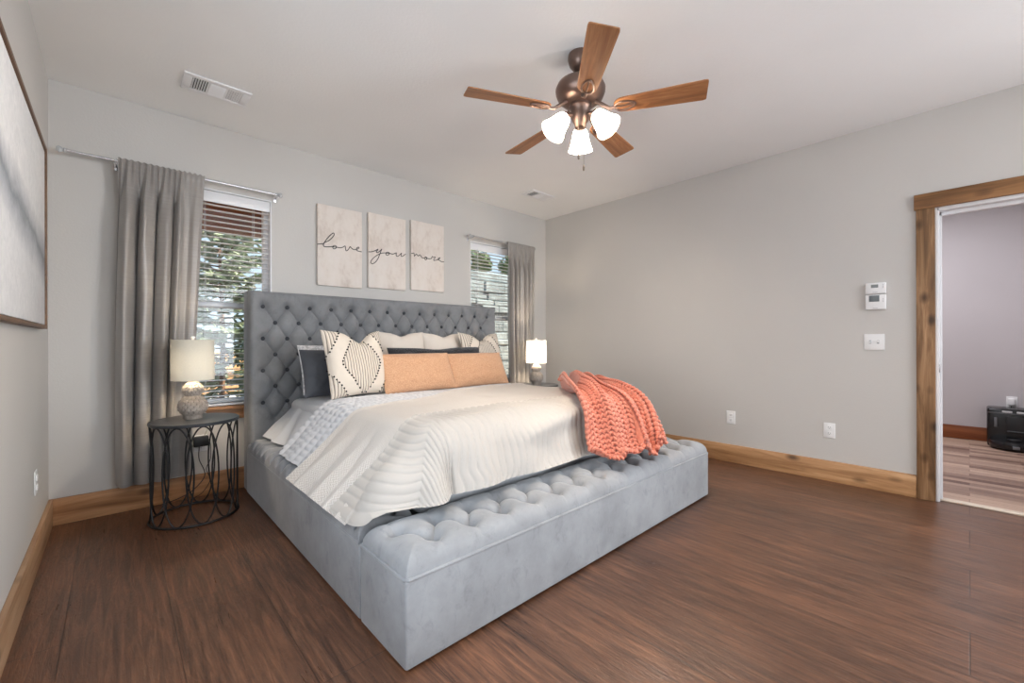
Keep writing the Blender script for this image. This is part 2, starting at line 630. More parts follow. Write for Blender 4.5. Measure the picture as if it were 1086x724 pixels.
for k, xa, xb, ya, yb, za, zb_ in ((3, XR + 0.01, XR + 0.05, WY0, WY1, WB0, WB1), (4, XL - 0.05, XL - 0.01, LY0, LY1, LB0, LB1)):
    f = MB()
    f.box(xa, xb, ya, ya + 0.05, za, zb_, 0.004)
    f.box(xa, xb, yb - 0.05, yb, za, zb_, 0.004)
    f.box(xa, xb, ya + 0.05, yb - 0.05, za, za + 0.05, 0.004)
    f.box(xa, xb, ya + 0.05, yb - 0.05, zb_ - 0.05, zb_, 0.004)
    struct(f.build('window_%d' % k, vinyl))  # added frames for the made-up side openings, never in view
f = MB()
f.box(1.0, 1.05, YF - 0.05, YF - 0.01, WB0, WB1, 0.004)
f.box(2.95, 3.0, YF - 0.05, YF - 0.01, WB0, WB1, 0.004)
f.box(1.05, 2.95, YF - 0.05, YF - 0.01, WB0, WB0 + 0.05, 0.004)
f.box(1.05, 2.95, YF - 0.05, YF - 0.01, WB1 - 0.05, WB1, 0.004)
struct(f.build('window_5', vinyl))  # added frame around the front fill light's opening, out of view

# ------------------------------------------------------------------ outdoors
ground = NT('straw_ground')
gv = ground.coord('Object')
gn = ground.noise(gv, 9, 8, 0.75, 0.4)
gc = ground.ramp(gn, [(0.3, lin(110, 72, 40)), (0.5, lin(196, 140, 84)), (0.7, lin(236, 190, 130))])
ground.set(Base_Color=gc, Roughness=0.9)
ground.bump(gn, 0.8, 0.05)
struct(MB().box(-30, 40, YB + WT, 60, -0.2, 0.02).build('ground_outside', ground.m, smooth=False))
struct(MB().box(-20, 12, 9.4, 10.6, 0.0, 0.06, 0.02).build('path_outside', simple('pale_concrete', lin(225, 215, 205), 0.8, var=0.08)))
eave_wood = wood('porch_wood', lin(110, 52, 26), lin(150, 76, 38), lin(178, 98, 54), 'X', 0.6, 0.6, False)
soffit_wood = wood('soffit_wood', lin(190, 104, 40), lin(222, 136, 66), lin(236, 160, 90), 'X', 0.6, 0.6, False)
ro = MB()
ro.add([(-1.5, YB + WT, 2.64), (7, YB + WT, 2.64), (7, 5.25, 2.60), (-1.5, 5.25, 2.60),
        (-1.5, YB + WT, 2.72), (7, YB + WT, 2.72), (7, 5.25, 2.68), (-1.5, 5.25, 2.68)],
       [(0, 3, 2, 1), (4, 5, 6, 7), (0, 1, 5, 4), (1, 2, 6, 5), (2, 3, 7, 6), (3, 0, 4, 7)])
struct(ro.build('porch_roof', soffit_wood, smooth=False))
tag(MB().box(-1.2, 3.0, 5.05, 5.2, 2.245, 2.60, 0.01).build('porch_beam', eave_wood),
    'dark red-brown wooden porch beam outside the left window', 'beam')

bark = simple('bark', lin(122, 92, 70), 0.9, bump=(40, 0.6, 0.01), var=0.25)


def needle_mat(name, a, b):
    t = NT(name)
    n = t.noise(t.coord('Object'), 7, 3)
    t.set(Base_Color=t.ramp(n, [(0.3, a), (0.7, b)]), Roughness=0.7, Specular_IOR_Level=0.2)
    return t.m


needles = needle_mat('spruce_needles', lin(146, 164, 140), lin(208, 216, 190))
needles2 = needle_mat('dark_needles', lin(72, 92, 58), lin(128, 146, 100))


def conifer(name, x, y, h, spread, label, nmat, zb=0.45, nb=70, seed=1, dens=70, lean=0.0):
    R = random.Random(seed)
    root = thing(name, label, 'tree', (x, y, 0.0))
    tr = MB()
    tr.tube([(0, 0, -0.05), (0.02, 0, h * 0.4), (-0.02 + lean, 0.01, h * 0.75), (lean, 0, h)], [0.034 * h / 3, 0.026 * h / 3, 0.015, 0.005], 8)
    fo_v, fo_f = [], []
    for i in range(nb):
        f = (i + R.random()) / nb
        z = zb + (h - zb - 0.1) * f ** 0.9
        L = spread * (1 - f) ** 0.8 * R.uniform(0.7, 1.1) + 0.12
        az = i * 2.399 + R.uniform(-0.3, 0.3)
        d = Vector((math.cos(az), math.sin(az), 0))
        rise = R.uniform(-0.25, 0.25) + 0.45 * f
        P = [Vector((lean * f, 0, z)) + d * (L * s) + Vector((0, 0, (rise * s + (0.12 - 0.35 * (1 - f)) * s * s) * L)) for s in (0, 0.33, 0.66, 1.0)]
        tr.tube(P, [0.012, 0.009, 0.006, 0.003], 5)
        for q in range(int(dens * L / spread) + 8):
            s = R.uniform(0.12, 1.0)
            i0 = min(2, int(s * 3))
            c = P[i0].lerp(P[i0 + 1], s * 3 - i0)
            side = d.cross(Vector((0, 0, 1))) * R.choice((-1, 1))
            tw = (d * R.uniform(0.3, 0.9) + side * R.uniform(0.2, 1.0) + Vector((0, 0, R.uniform(-0.5, 0.35)))).normalized()
            ln = R.uniform(0.06, 0.16)
            u = tw.orthogonal().normalized()
            u = Matrix.Rotation(R.uniform(0, PI), 3, tw) @ u
            for rot in (0, PI / 2):
                uu = Matrix.Rotation(rot, 3, tw) @ u
                o = len(fo_v)
                wd = 0.014
                fo_v += [c - uu * wd, c + uu * wd, c + tw * ln * 0.7 + uu * wd * 0.9, c + tw * ln, c + tw * ln * 0.7 - uu * wd * 0.9]
                fo_f.append((o, o + 1, o + 2, o + 3, o + 4))
    tr.build('trunk', bark, root)
    mb = MB()
    mb.add(fo_v, fo_f)
    mb.build('foliage', nmat, root, False)
    return root


conifer('spruce_tree', 1.0, 6.6, 3.2, 1.2, 'pale green spruce tree just outside the left window', needles, 0.35, 120, 3, 120)
conifer('spruce_tree', -0.6, 12.5, 4.6, 1.6, 'spruce tree standing behind the pale path, left of the near spruce', needles2, 0.3, 70, 5, 60)
conifer('spruce_tree', 4.6, 15.5, 2.6, 1.7, 'low dark spruce tree beyond the path, right of the near spruce', needles2, 0.2, 70, 8, 60)
# stacked stone wall outside the right window
stone = NT('pale_stone')
sv = stone.coord('Object')
sn = stone.noise(sv, 4, 5, 0.6)
stone.set(Base_Color=stone.ramp(sn, [(0.3, lin(128, 138, 140)), (0.7, lin(184, 195, 196))]), Roughness=0.85)
stone.bump(stone.noise(sv, 18, 5, 0.6), 0.6, 0.03)
sw = MB()
z = 0.0
while z < 2.45:
    hh = random.uniform(0.09, 0.22)
    x = 3.2
    while x < 9.5:
        ww = random.uniform(0.35, 1.1)
        dz = random.uniform(-0.012, 0.012)
        sw.box(x + 0.004, x + ww - 0.004, 6.3 + random.uniform(0, 0.05), 6.7, z + 0.004 + dz, z + hh - 0.004 + dz, 0.014, 1)
        x += ww
    z += hh
sw.box(3.2, 9.5, 6.36, 6.72, 0, z - 0.05)
tag(sw.build('stone_wall', stone.m, smooth=False), 'pale stacked stone wall outside the right window', 'wall')


def shrub(x, y, z, r, label, seed):
    R = random.Random(seed)
    vs, fs = [], []
    for i in range(900):
        d = Vector((R.gauss(0, 1), R.gauss(0, 1), R.gauss(0, 1))).normalized()
        c = Vector((0, 0, r * 0.8)) + Vector((d.x * r * 1.5, d.y * r, d.z * r * 0.9)) * R.uniform(0.5, 1) ** 0.5
        if c.z < 0:
            c.z = R.uniform(0, 0.05)
        a = Vector((R.gauss(0, 1), R.gauss(0, 1), R.gauss(0, 1))).normalized() * 0.05
        b = a.cross(d).normalized() * 0.025
        o = len(vs)
        vs += [c - a, c + b, c + a, c - b]
        fs.append((o, o + 1, o + 2, o + 3))
    mb = MB()
    mb.add(vs, fs)
    s = mb.build('shrub', needles2, None, False, loc=(x, y, z))
    MB().tube([(0, 0, -0.02), (0.02, 0, r * 0.5), (0, 0, r)], 0.02, 6).build('stem', bark, s)
    tag(s, label, 'shrub', 'shrubs on top of the stone wall')


shrub(5.1, 6.6, z - 0.03, 0.3, 'leafy green shrub atop the stone wall, left one seen in the right window', 4)
shrub(6.35, 6.6, z - 0.03, 0.34, 'leafy green shrub atop the stone wall, right one seen in the right window', 9)

# ------------------------------------------------------------------ the bed
BX0, BX1, BY0, BYG = 0.712, 3.150, 1.292, 1.660     # outer left/right, bench front, bench back
HBX0, HBX1, HBY, HBZ = 0.722, 3.138, 3.675, 1.512   # headboard
MX0, MX1, MY0, MY1 = 0.985, 2.885, 1.68, 3.60       # mattress


def tufted(w, h, T, buttons, segs, edge, nu, nv, crease=0.03, cdepth=0.55, bdepth=1.0, brad=0.032, edep=0.12):
    """puffy buttoned surface over [0,w]x[0,h]; returns (nu,nv) heights"""
    U, V = np.meshgrid(np.linspace(0, w, nu), np.linspace(0, h, nv), indexing='ij')
    dc = np.full(U.shape, 9.0)
    de = np.full(U.shape, 9.0)
    for (ax, ay), (bx, by) in segs:
        dx, dy = bx - ax, by - ay
        L2 = dx * dx + dy * dy
        tt = np.clip(((U - ax) * dx + (V - ay) * dy) / L2, 0, 1)
        dq = np.hypot(U - ax - tt * dx, V - ay - tt * dy)
        if min(ax, bx, ay, by) < 0 or max(ay, by) > h or max(ax, bx) > w:
            de = np.minimum(de, dq)
        else:
            dc = np.minimum(dc, dq)
    db = np.full(U.shape, 9.0)
    for bx, by in buttons:
        db = np.minimum(db, np.hypot(U - bx, V - by))
    e = np.minimum(np.minimum(U, w - U), np.minimum(V, h - V))
    ed = np.sqrt(np.clip(1 - (1 - np.clip(e / edge, 0, 1)) ** 2, 0, 1))
    puff = 1 - cdepth * np.exp(-dc / crease) - 0.10 * np.exp(-dc / 0.005) - edep * np.exp(-de / 0.012)
    dim = 1 - bdepth * np.exp(-(db / brad) ** 1.5)
    Hh = T * ed * np.clip(puff * (0.15 + 0.85 * dim), 0.02, 2)
    return U, V, Hh


def diamond(cols, rows, x0, y0, dx, dy, w, h, top=True, bottom=True, sides=True, first=0):
    B, grid = [], {}
    for j in range(rows):
        n = cols if (j + first) % 2 == 0 else cols - 1
        off = 0 if (j + first) % 2 == 0 else dx / 2
        for i in range(n):
            p = (x0 + off + i * dx, y0 + j * dy)
            B.append(p)
            grid[(j, i)] = p
    S = []
    for (j, i), p in grid.items():
        for q in grid.values():
            if abs(q[1] - p[1] - dy) < 1e-6 and abs(abs(q[0] - p[0]) - dx / 2) < 1e-6:
                S.append((p, q))
        if j == 0 and bottom:
            S.append((p, (p[0], -0.01)))
        if j == rows - 1 and top:
            S.append((p, (p[0], h + 0.01)))
        n = cols if (j + first) % 2 == 0 else cols - 1
        if sides and i == 0 and n == cols:
            pass
    return B, S


bed = thing('bed', 'king bed upholstered in grey velvet with tufted headboard and storage benches', 'bed', ((BX0 + BX1) / 2, 2.5, 0))
BO = Vector(bed.location)


def bpart(mb, name, mat, parent=bed, **kw):
    # vertices are given in world metres; shift them to the bed's own origin
    off = Vector(bed.location)
    mb.v = [(x - off.x, y - off.y, z_ - off.z) for x, y, z_ in mb.v]
    return mb.build(name, mat, parent, **kw)


# headboard: body + tufted face
hw, hh = HBX1 - HBX0, HBZ - 0.33
hb_rows = 8
B, S = diamond(14, hb_rows, 0.097, hh - 0.118 - 0.122 * (hb_rows - 1), 0.1695, 0.122, hw, hh, first=(hb_rows - 1) % 2)
U, V, Hh = tufted(hw, hh, 0.052, B, S, 0.035, 470, 240, 0.022, 0.5, 1.0, 0.03)
P = np.stack([HBX0 + U, HBY - 0.0 - Hh, 0.33 + V], 2)
mb = MB()
mb.grid(P)
mb.box(HBX0, HBX1, HBY, YB - 0.025, 0.0, HBZ, 0.012, 3)
hbo = bpart(mb, 'headboard', velvet_head, angle=60)
for (u, v) in B:
    if v < 0.25:
        continue
    b = MB()
    b.ball((HBX0 + u, HBY - 0.014, 0.33 + v), 0.0155, 10, 6, (1, 0.6, 1))
    # ball() scales about its centre after translation is applied first, so no drift
    bpart(b, 'button', button_velvet, hbo)

# side rails, bench box, cushions
ZR = 0.312
for sgn, xa, xb, nm in ((-1, BX0, MX0 - 0.01, 'left'), (1, MX1 + 0.01, BX1, 'right')):
    mb = MB()
    mb.box(xa, xb, BYG + 0.004, HBY - 0.006, 0.008, ZR, 0.010, 3)
    bpart(mb, 'side_rail', velvet_grey)
    wd, ln = xb - xa, HBY - 0.03 - BYG
    bt, sg = [], []
    for k in range(17):
        yb = 0.06 + k * 0.118
        u = wd * (0.5 if k % 2 == 0 else 0.62)
        bt.append((wd * 0.62, yb))
        sg.append(((0.02, yb), (wd * 0.62, yb)))
        sg.append(((wd * 0.62, yb), (wd, yb + 0.06)))
        sg.append(((wd * 0.62, yb), (wd, yb - 0.06)))
    if sgn > 0:
        bt = [(wd - a, b) for a, b in bt]
        sg = [((wd - a, b), (wd - c, d)) for (a, b), (c, d) in sg]
    U, V, Hh = tufted(wd, ln, 0.094, bt, sg, 0.050, 72, 520, 0.020, 0.75, 0.8, 0.03)
    mb = MB()
    mb.grid(np.stack([xa + U, BYG + 0.012 + V, ZR + 0.004 + Hh], 2))
    bpart(mb, 'rail_cushion', velvet_grey, angle=70)
    mb = MB()
    xo = xa + 0.004 if sgn < 0 else xb - 0.004
    mb.tube([(xo, BYG + 0.012, ZR), (xo, HBY - 0.02, ZR)], 0.007, 8)
    bpart(mb, 'piping', velvet_grey)
# inner platform under the mattress
mb = MB()
mb.box(MX0 - 0.01, MX1 + 0.01, BYG + 0.004, HBY - 0.006, 0.05, 0.325, 0.004)
bpart(mb, 'platform', velvet_grey)
# storage bench
mb = MB()
mb.box(BX0, BX1, BY0, BYG - 0.004, 0.008, ZR, 0.010, 3)
bpart(mb, 'storage_bench', velvet_grey)
mb = MB()
zz = ZR - 0.0
pl = [(BX0 + 0.004, BYG - 0.01, zz), (BX0 + 0.003, BY0 + 0.012, zz), (BX0 + 0.012, BY0 + 0.003, zz), (BX1 - 0.012, BY0 + 0.003, zz), (BX1 - 0.003, BY0 + 0.012, zz), (BX1 - 0.004, BYG - 0.01, zz)]
mb.tube(pl, 0.007, 8)
bpart(mb, 'piping', velvet_grey)
bw, bd = BX1 - BX0 - 0.012, BYG - BY0 - 0.014
B, S = diamond(14, 2, 0.083, 0.098, 0.1738, 0.125, bw, bd, first=1)
U, V, Hh = tufted(bw, bd, 0.082, B, S, 0.085, 560, 96, 0.018, 0.22, 0.88, 0.030, 0.08)
Hh = Hh * (1 + 0.06 * vnoise(U * 9, V * 9, 3))
mb = MB()
mb.grid(np.stack([BX0 + 0.006 + U, BY0 + 0.006 + V, ZR + 0.004 + Hh], 2))
bco = bpart(mb, 'bench_cushion', velvet_grey, angle=70)
for (u, v) in B:
    b = MB()
    b.ball((BX0 + 0.006 + u, BY0 + 0.006 + v, ZR + 0.022), 0.013, 10, 6, (1, 1, 0.6))
    bpart(b, 'button', button_velvet, bco)

# ------------------------------------------------------------------ mattress and bedding
sheet_m = simple('white_sheet', lin(206, 208, 212), 0.85, bump=(220, 0.12, 0.002))
mat_o = MB().box(MX0, MX1, MY0, MY1, 0.327, 0.685, 0.06, 4).build('mattress', sheet_m)
tag(mat_o, 'mattress under the white bedding of the grey bed', 'mattress')

XI0, XI1, YI0 = 1.105, 2.765, 1.745      # inner rectangle the cloth rolls off
ZT = 0.700


def drape(A, Bc, off, Ll, Lf, Lr, tl, tf, trr, rad=0.115):
    """A,Bc: flat coordinates. A<0 hangs left, 0..1 on top, >1 right (normalised overhang); Bc<0 hangs at the foot, else metres along the bed"""
    ua = np.where(A < 0, -A, np.where(A > 1, A - 1, 0.0))       # 0..1 overhang sideways
    vb = np.where(Bc < 0, -Bc, 0.0)                             # 0..1 overhang at the foot
    sgn = np.where(A > 1, 1.0, -1.0)
    Ls = np.where(A > 1, Lr, Ll)
    ts = np.where(A > 1, trr, tl)
    mx = np.maximum(ua, vb)
    with np.errstate(divide='ignore', invalid='ignore'):
        th = np.where(vb <= ua, PI / 4 * np.where(ua > 0, vb / np.maximum(ua, 1e-9), 0), PI / 2 - PI / 4 * np.where(vb > 0, ua / np.maximum(vb, 1e-9), 0))
    c2, s2 = np.cos(th) ** 2, np.sin(th) ** 2
    L = Ls * c2 + Lf * s2
    tilt = ts * c2 + tf * s2
    d = mx * L
    r = rad + off
    phm = PI / 2 - tilt
    arc = r * phm
    ph = np.minimum(d / r, phm)
    s = np.maximum(d - arc, 0)
    h = r * np.sin(ph) + s * np.sin(tilt)
    k = r * (1 - np.cos(ph)) + s * np.cos(tilt)
    X = XI0 + np.clip(A, 0, 1) * (XI1 - XI0) + sgn * h * np.cos(th)
    Y = YI0 + np.maximum(Bc, 0) - h * np.sin(th) * (vb > 0)
    Z = ZT + off - k
    return np.stack([X, Y, Z], 2), d, th


def bed_sag(P):
    """soft undulation of the comforter's top"""
    return 0.014 * vnoise(P[..., 0] * 2.1, P[..., 1] * 1.9, 5) + 0.006 * vnoise(P[..., 0] * 6, P[..., 1] * 5, 6)


def rest(P, lift):
    """cloth rests on the rail and bench cushions instead of sinking into them"""
    X, Y = P[..., 0], P[..., 1]
    lim = np.interp(X, [0.69, 0.712, 0.745, 0.79, 2.0, 3.07, 3.12, 3.15], [0.28, 0.335, 0.385, 0.405, 0.405, 0.405, 0.385, 0.335])
    P[..., 2] = np.where((X > 0.70) & (X < 3.15), lim + lift + 0.018 * np.logaddexp(0, (P[..., 2] - lim - lift) / 0.018), P[..., 2])
    return P


def cloth_obj(P, UVs, name, mat, thick=0.006):
    P = rest(P, {'flat_sheet': 0.0, 'duvet': 0.006, 'throw_blanket': 0.024, 'coverlet': 0.032}[name])
    nu, nv = P.shape[:2]
    N = normals(P)
    if N[nu // 2, nv // 2, 2] < 0:
        N = -N
    mb = MB()
    mb.grid(P)
    o = mb.build(name, mat, None, True, 180, uv=UVs.reshape(-1, 2))
    return o


def axis_pts(Ll, Lr, na, nl, nr):
    """normalised A samples: overhang left, top, overhang right"""
    a = []
    if Ll:
        a += list(np.linspace(-1, 0, nl, endpoint=False))
    a += list(np.linspace(0, 1, na, endpoint=(Lr == 0)))
    if Lr:
        a += list(np.linspace(1, 2, nr))
    return np.array(a)


def foot_pts(has, b1, nf, nt):
    b = []
    if has:
        b += list(np.linspace(-1, 0, nf, endpoint=False))
    b += list(np.linspace(0, 1, nt))
    return np.array(b)


# 1 smooth flat sheet at the head end
a = axis_pts(1, 1, 60, 50, 30)
b = np.linspace(0, 1, 60)
A, Bn = np.meshgrid(a, b, indexing='ij')
Bm = 0.95 + Bn * 0.90
P, d, th = drape(A, Bm, 0.006, 0.43, 0.3, 0.4, math.radians(36), 0, math.radians(20))
hang = sstep(0.08, 0.45, d)
N = normals(P)
N *= np.sign(N[..., 2:3] + 1e-9)
rip = 0.022 * np.sin(Bm * 2 * PI / 0.26 + 1.5 * vnoise(Bm * 4, A * 2, 2)) + 0.012 * vnoise(Bm * 11, A * 3, 4)
P = P + N * (hang * rip + 0.008 * vnoise(P[..., 0] * 5, Bm * 5, 3))[..., None]
P[..., 2] += -0.03 * sstep(1.6, 1.85, Bm) * (1 - hang)
uv = np.stack([P[..., 0], Bm], 2)
tag(cloth_obj(P, uv, 'flat_sheet', sheet_m), 'smooth white flat sheet hanging at the head end of the bed, left of the pillows', 'sheet')

# 2 ruched white duvet
duv = simple('ruched_white_cotton', lin(212, 214, 218), 0.85, bump=(160, 0.12, 0.002))
a = axis_pts(1, 1, 210, 90, 60)
b = np.linspace(0, 1, 190)
A, Bn = np.meshgrid(a, b, indexing='ij')
edge = 1.26 + 0.12 * np.clip(A, 0, 1) - 0.03 * np.clip(-A, 0, 1)
Bm = 0.35 + Bn * (edge - 0.35)
chev_edge = 0.72 + 0.40 * np.clip(A, 0, 1) ** 0.8 + 0.02 * np.clip(A - 1, 0, 1)
Bm = (chev_edge - 0.16) + Bn * (edge - chev_edge + 0.16)
P, d, th = drape(A, Bm, 0.016, 0.475, 0.3, 0.42, math.radians(42), 0, math.radians(20))
under = 1 - sstep(chev_edge - 0.03, chev_edge + 0.035, Bm)
Sa = np.where(A < 0, A * 0.475, np.where(A > 1, 1.66 + (A - 1) * 0.42, A * 1.66))
N = normals(P)
N *= np.sign(N[..., 2:3] + 1e-9)
hang = sstep(0.08, 0.45, d)
rowc = np.abs(np.sin(PI * (Bm + 0.006 * vnoise(Sa * 14, Bm * 3, 7)) / 0.075)) ** 0.6
pk = 0.55 + 0.45 * np.abs(np.sin(PI * Sa / 0.042 + 2.2 * vnoise(Sa * 5, np.floor(Bm / 0.075) * 1.7, 8)))
disp = 0.016 * rowc * pk + hang * (0.012 * np.sin(Bm * 2 * PI / 0.31 + 1.2 * vnoise(Bm * 3, A, 4))) + bed_sag(P) * (1 - hang) * 0.6
disp = disp * (1 - under) - 0.045 * under
P = P + N * disp[..., None]
uv = np.stack([Sa, Bm], 2)
tag(cloth_obj(P, uv, 'duvet', duv), 'white ruched duvet with rows of puckers, showing below the pillows', 'duvet')

# 3 chevron-woven cream blanket


def chevron_mat():
    t = NT('cream_chevron_weave')
    c = t.n('ShaderNodeTexCoord')
    s = t.n('ShaderNodeSeparateXYZ')
    t.l(c.outputs['UV'], s.inputs[0])
    zig = t.math('PINGPONG', s.outputs[0], 0.009)
    v = t.math('ADD', s.outputs[1], t.math('MULTIPLY', zig, 1.0))
    wv = t.math('SINE', t.math('MULTIPLY', v, 2 * PI / 0.010))
    t.set(Base_Color=t.ramp(t.math('ADD', t.math('MULTIPLY', wv, 0.5), 0.5), [(0.2, lin(202, 195, 188)), (0.8, lin(218, 213, 207))]), Roughness=0.85, Sheen_Weight=0.15)
    t.bump(wv, 0.4, 0.003)
    return t.m


a = axis_pts(1, 1, 200, 130, 60)
b = foot_pts(False, 1, 0, 150)
A, Bn = np.meshgrid(a, b, indexing='ij')
edge = 0.72 + 0.40 * np.clip(A, 0, 1) ** 0.8 + 0.02 * np.clip(A - 1, 0, 1)
Bm = np.where(Bn < 0, Bn, Bn * edge)
P, d, th = drape(A, Bm, 0.034, 0.565, 0.20, 0.40, math.radians(46), math.radians(10), math.radians(20))
undc = 1 - sstep(0.03, 0.09, np.where(Bn < 0, 0, Bm))
Sa = np.where(A < 0, A * 0.565, np.where(A > 1, 1.66 + (A - 1) * 0.4, A * 1.66))
N = normals(P)
N *= np.sign(N[..., 2:3] + 1e-9)
hang = sstep(0.10, 0.60, d) * (A < 0.5)
ph = Bm * 2 * PI / 0.185 + 1.6 * vnoise(Bm * 5, A * 0.7, 12) - 0.9 * A
fold = np.sin(ph) + 0.35 * np.sin(2 * ph + 0.6)
disp = hang * 0.028 * fold + 0.006 * vnoise(Sa * 7, Bm * 6, 13) + bed_sag(P) * (1 - hang)
hem = np.exp(-((edge - np.maximum(Bm, 0)) / 0.02) ** 2)
disp += 0.008 * hem
disp = disp * (1 - 0.8 * undc) - 0.012 * undc
P = P + N * disp[..., None]
uv = np.stack([Sa, np.where(Bn < 0, Bn * 0.2, Bm)], 2)
tag(cloth_obj(P, uv, 'throw_blanket', chevron_mat()), 'cream chevron-weave blanket spread across the middle of the bed', 'blanket')

# 4 ribbed coverlet over the foot
rib_m = simple('ribbed_cream_cotton', lin(186, 180, 173), 0.9, bump=(240, 0.12, 0.002), Sheen_Weight=0.15)
a = axis_pts(1, 1, 330, 120, 60)
b = foot_pts(True, 1, 90, 24)
A, Bn = np.meshgrid(a, b, indexing='ij')
edge = 0.115 + 0.03 * np.sin(A * 5.0 + 0.5) + 0.02 * np.clip(A, 0, 1)
Bm = np.where(Bn < 0, Bn, Bn * edge)
P, d, th = drape(A, Bm, 0.052, 0.570, 0.420, 0.36, math.radians(44), math.radians(13), math.radians(14))
Sa = np.where(A < 0, A * 0.57, np.where(A > 1, 1.66 + (A - 1) * 0.36, A * 1.66))
N = normals(P)
N *= np.sign(N[..., 2:3] + 1e-9)
N = np.where((N[..., 2:3] < 0.05) & (N[..., 1:2] > 0), -N, N)
foot = sstep(0.12, 0.40, d) * (Bn < 0)
# rib coordinate: across the bed at the foot, round the corner by angle, along the edge at the left
rc = Sa
wob = 0.010 * vnoise(rc * 6, d * 16, 21) + 0.006 * np.sin(d * 24 + rc * 9)
ribs = np.abs(np.sin(PI * (rc + wob) / 0.043)) ** 0.40
swag = 0.030 * np.exp(-((d - 0.22 - 0.10 * np.sin(rc * 2.0 + 2.2)) / 0.05) ** 2) * sstep(0.3, 0.7, rc) * (1 - sstep(1.3, 1.6, rc))
disp = 0.0085 * ribs + foot * (0.016 * np.sin(rc * 2 * PI / 0.55 + 2.0 * vnoise(rc * 2, d * 3, 15)) + 0.012 * vnoise(rc * 5, d * 6, 16)) + swag * (Bn < 0) + bed_sag(P) * (1 - foot)
disp += 0.006 * np.exp(-((edge - np.maximum(Bm, 0)) / 0.015) ** 2) * (Bn >= 0)
disp += 0.012 * foot * np.sin(th * 7) * (A < 0)
P = P + N * disp[..., None]
uv = np.stack([rc, d], 2)
tag(cloth_obj(P, uv, 'coverlet', rib_m), 'cream ribbed coverlet hanging over the foot of the bed', 'coverlet')

# 5 coral chunky-knit throw


def knit_throw():
    rows_L = [(2.66, 2.30, 0.765), (2.38, 2.02, 0.790), (2.06, 1.70, 0.790), (2.00, 1.585, 0.700), (1.975, 1.54, 0.56), (1.965, 1.50, 0.46), (1.968, 1.47, 0.445), (1.98, 1.43, 0.442)]
    rows_R = [(3.00, 2.20, 0.740), (2.90, 1.98, 0.790), (2.70, 1.70, 0.755), (2.65, 1.53, 0.68), (2.59, 1.43, 0.56), (2.535, 1.355, 0.475), (2.48, 1.29, 0.450), (2.40, 1.25, 0.446)]
    nv = 110
    L = smooth_path(rows_L, 30)
    R_ = smooth_path(rows_R, 30)

    def resample(P, n):
        s = np.r_[0, np.cumsum(np.linalg.norm(np.diff(P, axis=0), axis=1))]
        t = np.linspace(0, s[-1], n)
        return np.stack([np.interp(t, s, P[:, k]) for k in range(3)], 1)
    L, R_ = resample(L, nv), resample(R_, nv)
    nu = 160
    u = np.linspace(0, 1, nu)[:, None]
    v = np.linspace(0, 1, nv)[None, :]
    base = L[None] * (1 - u[..., None]) + R_[None] * u[..., None]
    # bulge the middle toward the room
    bul = np.sin(PI * u) * sstep(0.25, 0.7, v)
    base = base + np.stack([-0.02 * bul, -0.07 * bul, 0.01 * bul], 2)
    N = normals(base)
    N *= np.sign(-N[..., 1:2] + 0.8 * N[..., 2:3] + 1e-9)
    ph = 2 * PI * (3.6 * u + 0.25 * np.sin(v * 3.0) * u) + 0.4
    amp = (0.050 - 0.022 * sstep(0.8, 1.0, v)) * (0.75 + 0.35 * np.sin(v * 4 + u * 5)) * (1 + 0.5 * (1 - sstep(0.1, 0.4, v)))
    fold = np.sin(ph) + 0.25 * np.sin(2 * ph + 1.0)
    low = 0.03 * vnoise(u * 4 + 0 * v, v * 4 + 0 * u, 31)
    P = base + N * ((amp * fold + 0.035 + low)[..., None])
    # lateral roll of the folds so that they overlap
    T = np.gradient(base, axis=0)
    T /= np.maximum(np.linalg.norm(T, axis=2, keepdims=True), 1e-9)
    P = P + T * (0.022 * np.cos(ph))[..., None]
    # hem scrunches up in waves on the bench
    sc_ = sstep(0.78, 1.0, v) * np.ones_like(u)
    P[..., 2] += sc_ * (0.022 * np.sin(u * 13 + 1.0) + 0.014)
    P[..., 2] = np.maximum(P[..., 2], 0.432)
    return P


P = knit_throw()
N = normals(P)
N *= np.sign(-N[..., 1:2] * 0.6 + N[..., 2:3] + 1e-9)


def coral_mat(name, k):
    t = NT(name)
    v = t.coord('Object')
    n = t.noise(v, 60, 3, 0.6)
    t.set(Base_Color=t.ramp(n, [(0.3, tuple(c * k for c in lin(190, 106, 84)[:3])), (0.7, tuple(min(1, c * k) for c in lin(216, 138, 114)[:3]))]), Roughness=0.9, Sheen_Weight=0.3)
    t.bump(t.noise(v, 260, 2, 0.6), 0.35, 0.003)
    return t.m


coral = coral_mat('coral_yarn', 1.0)
mb = MB()
mb.grid(P - N * 0.006)
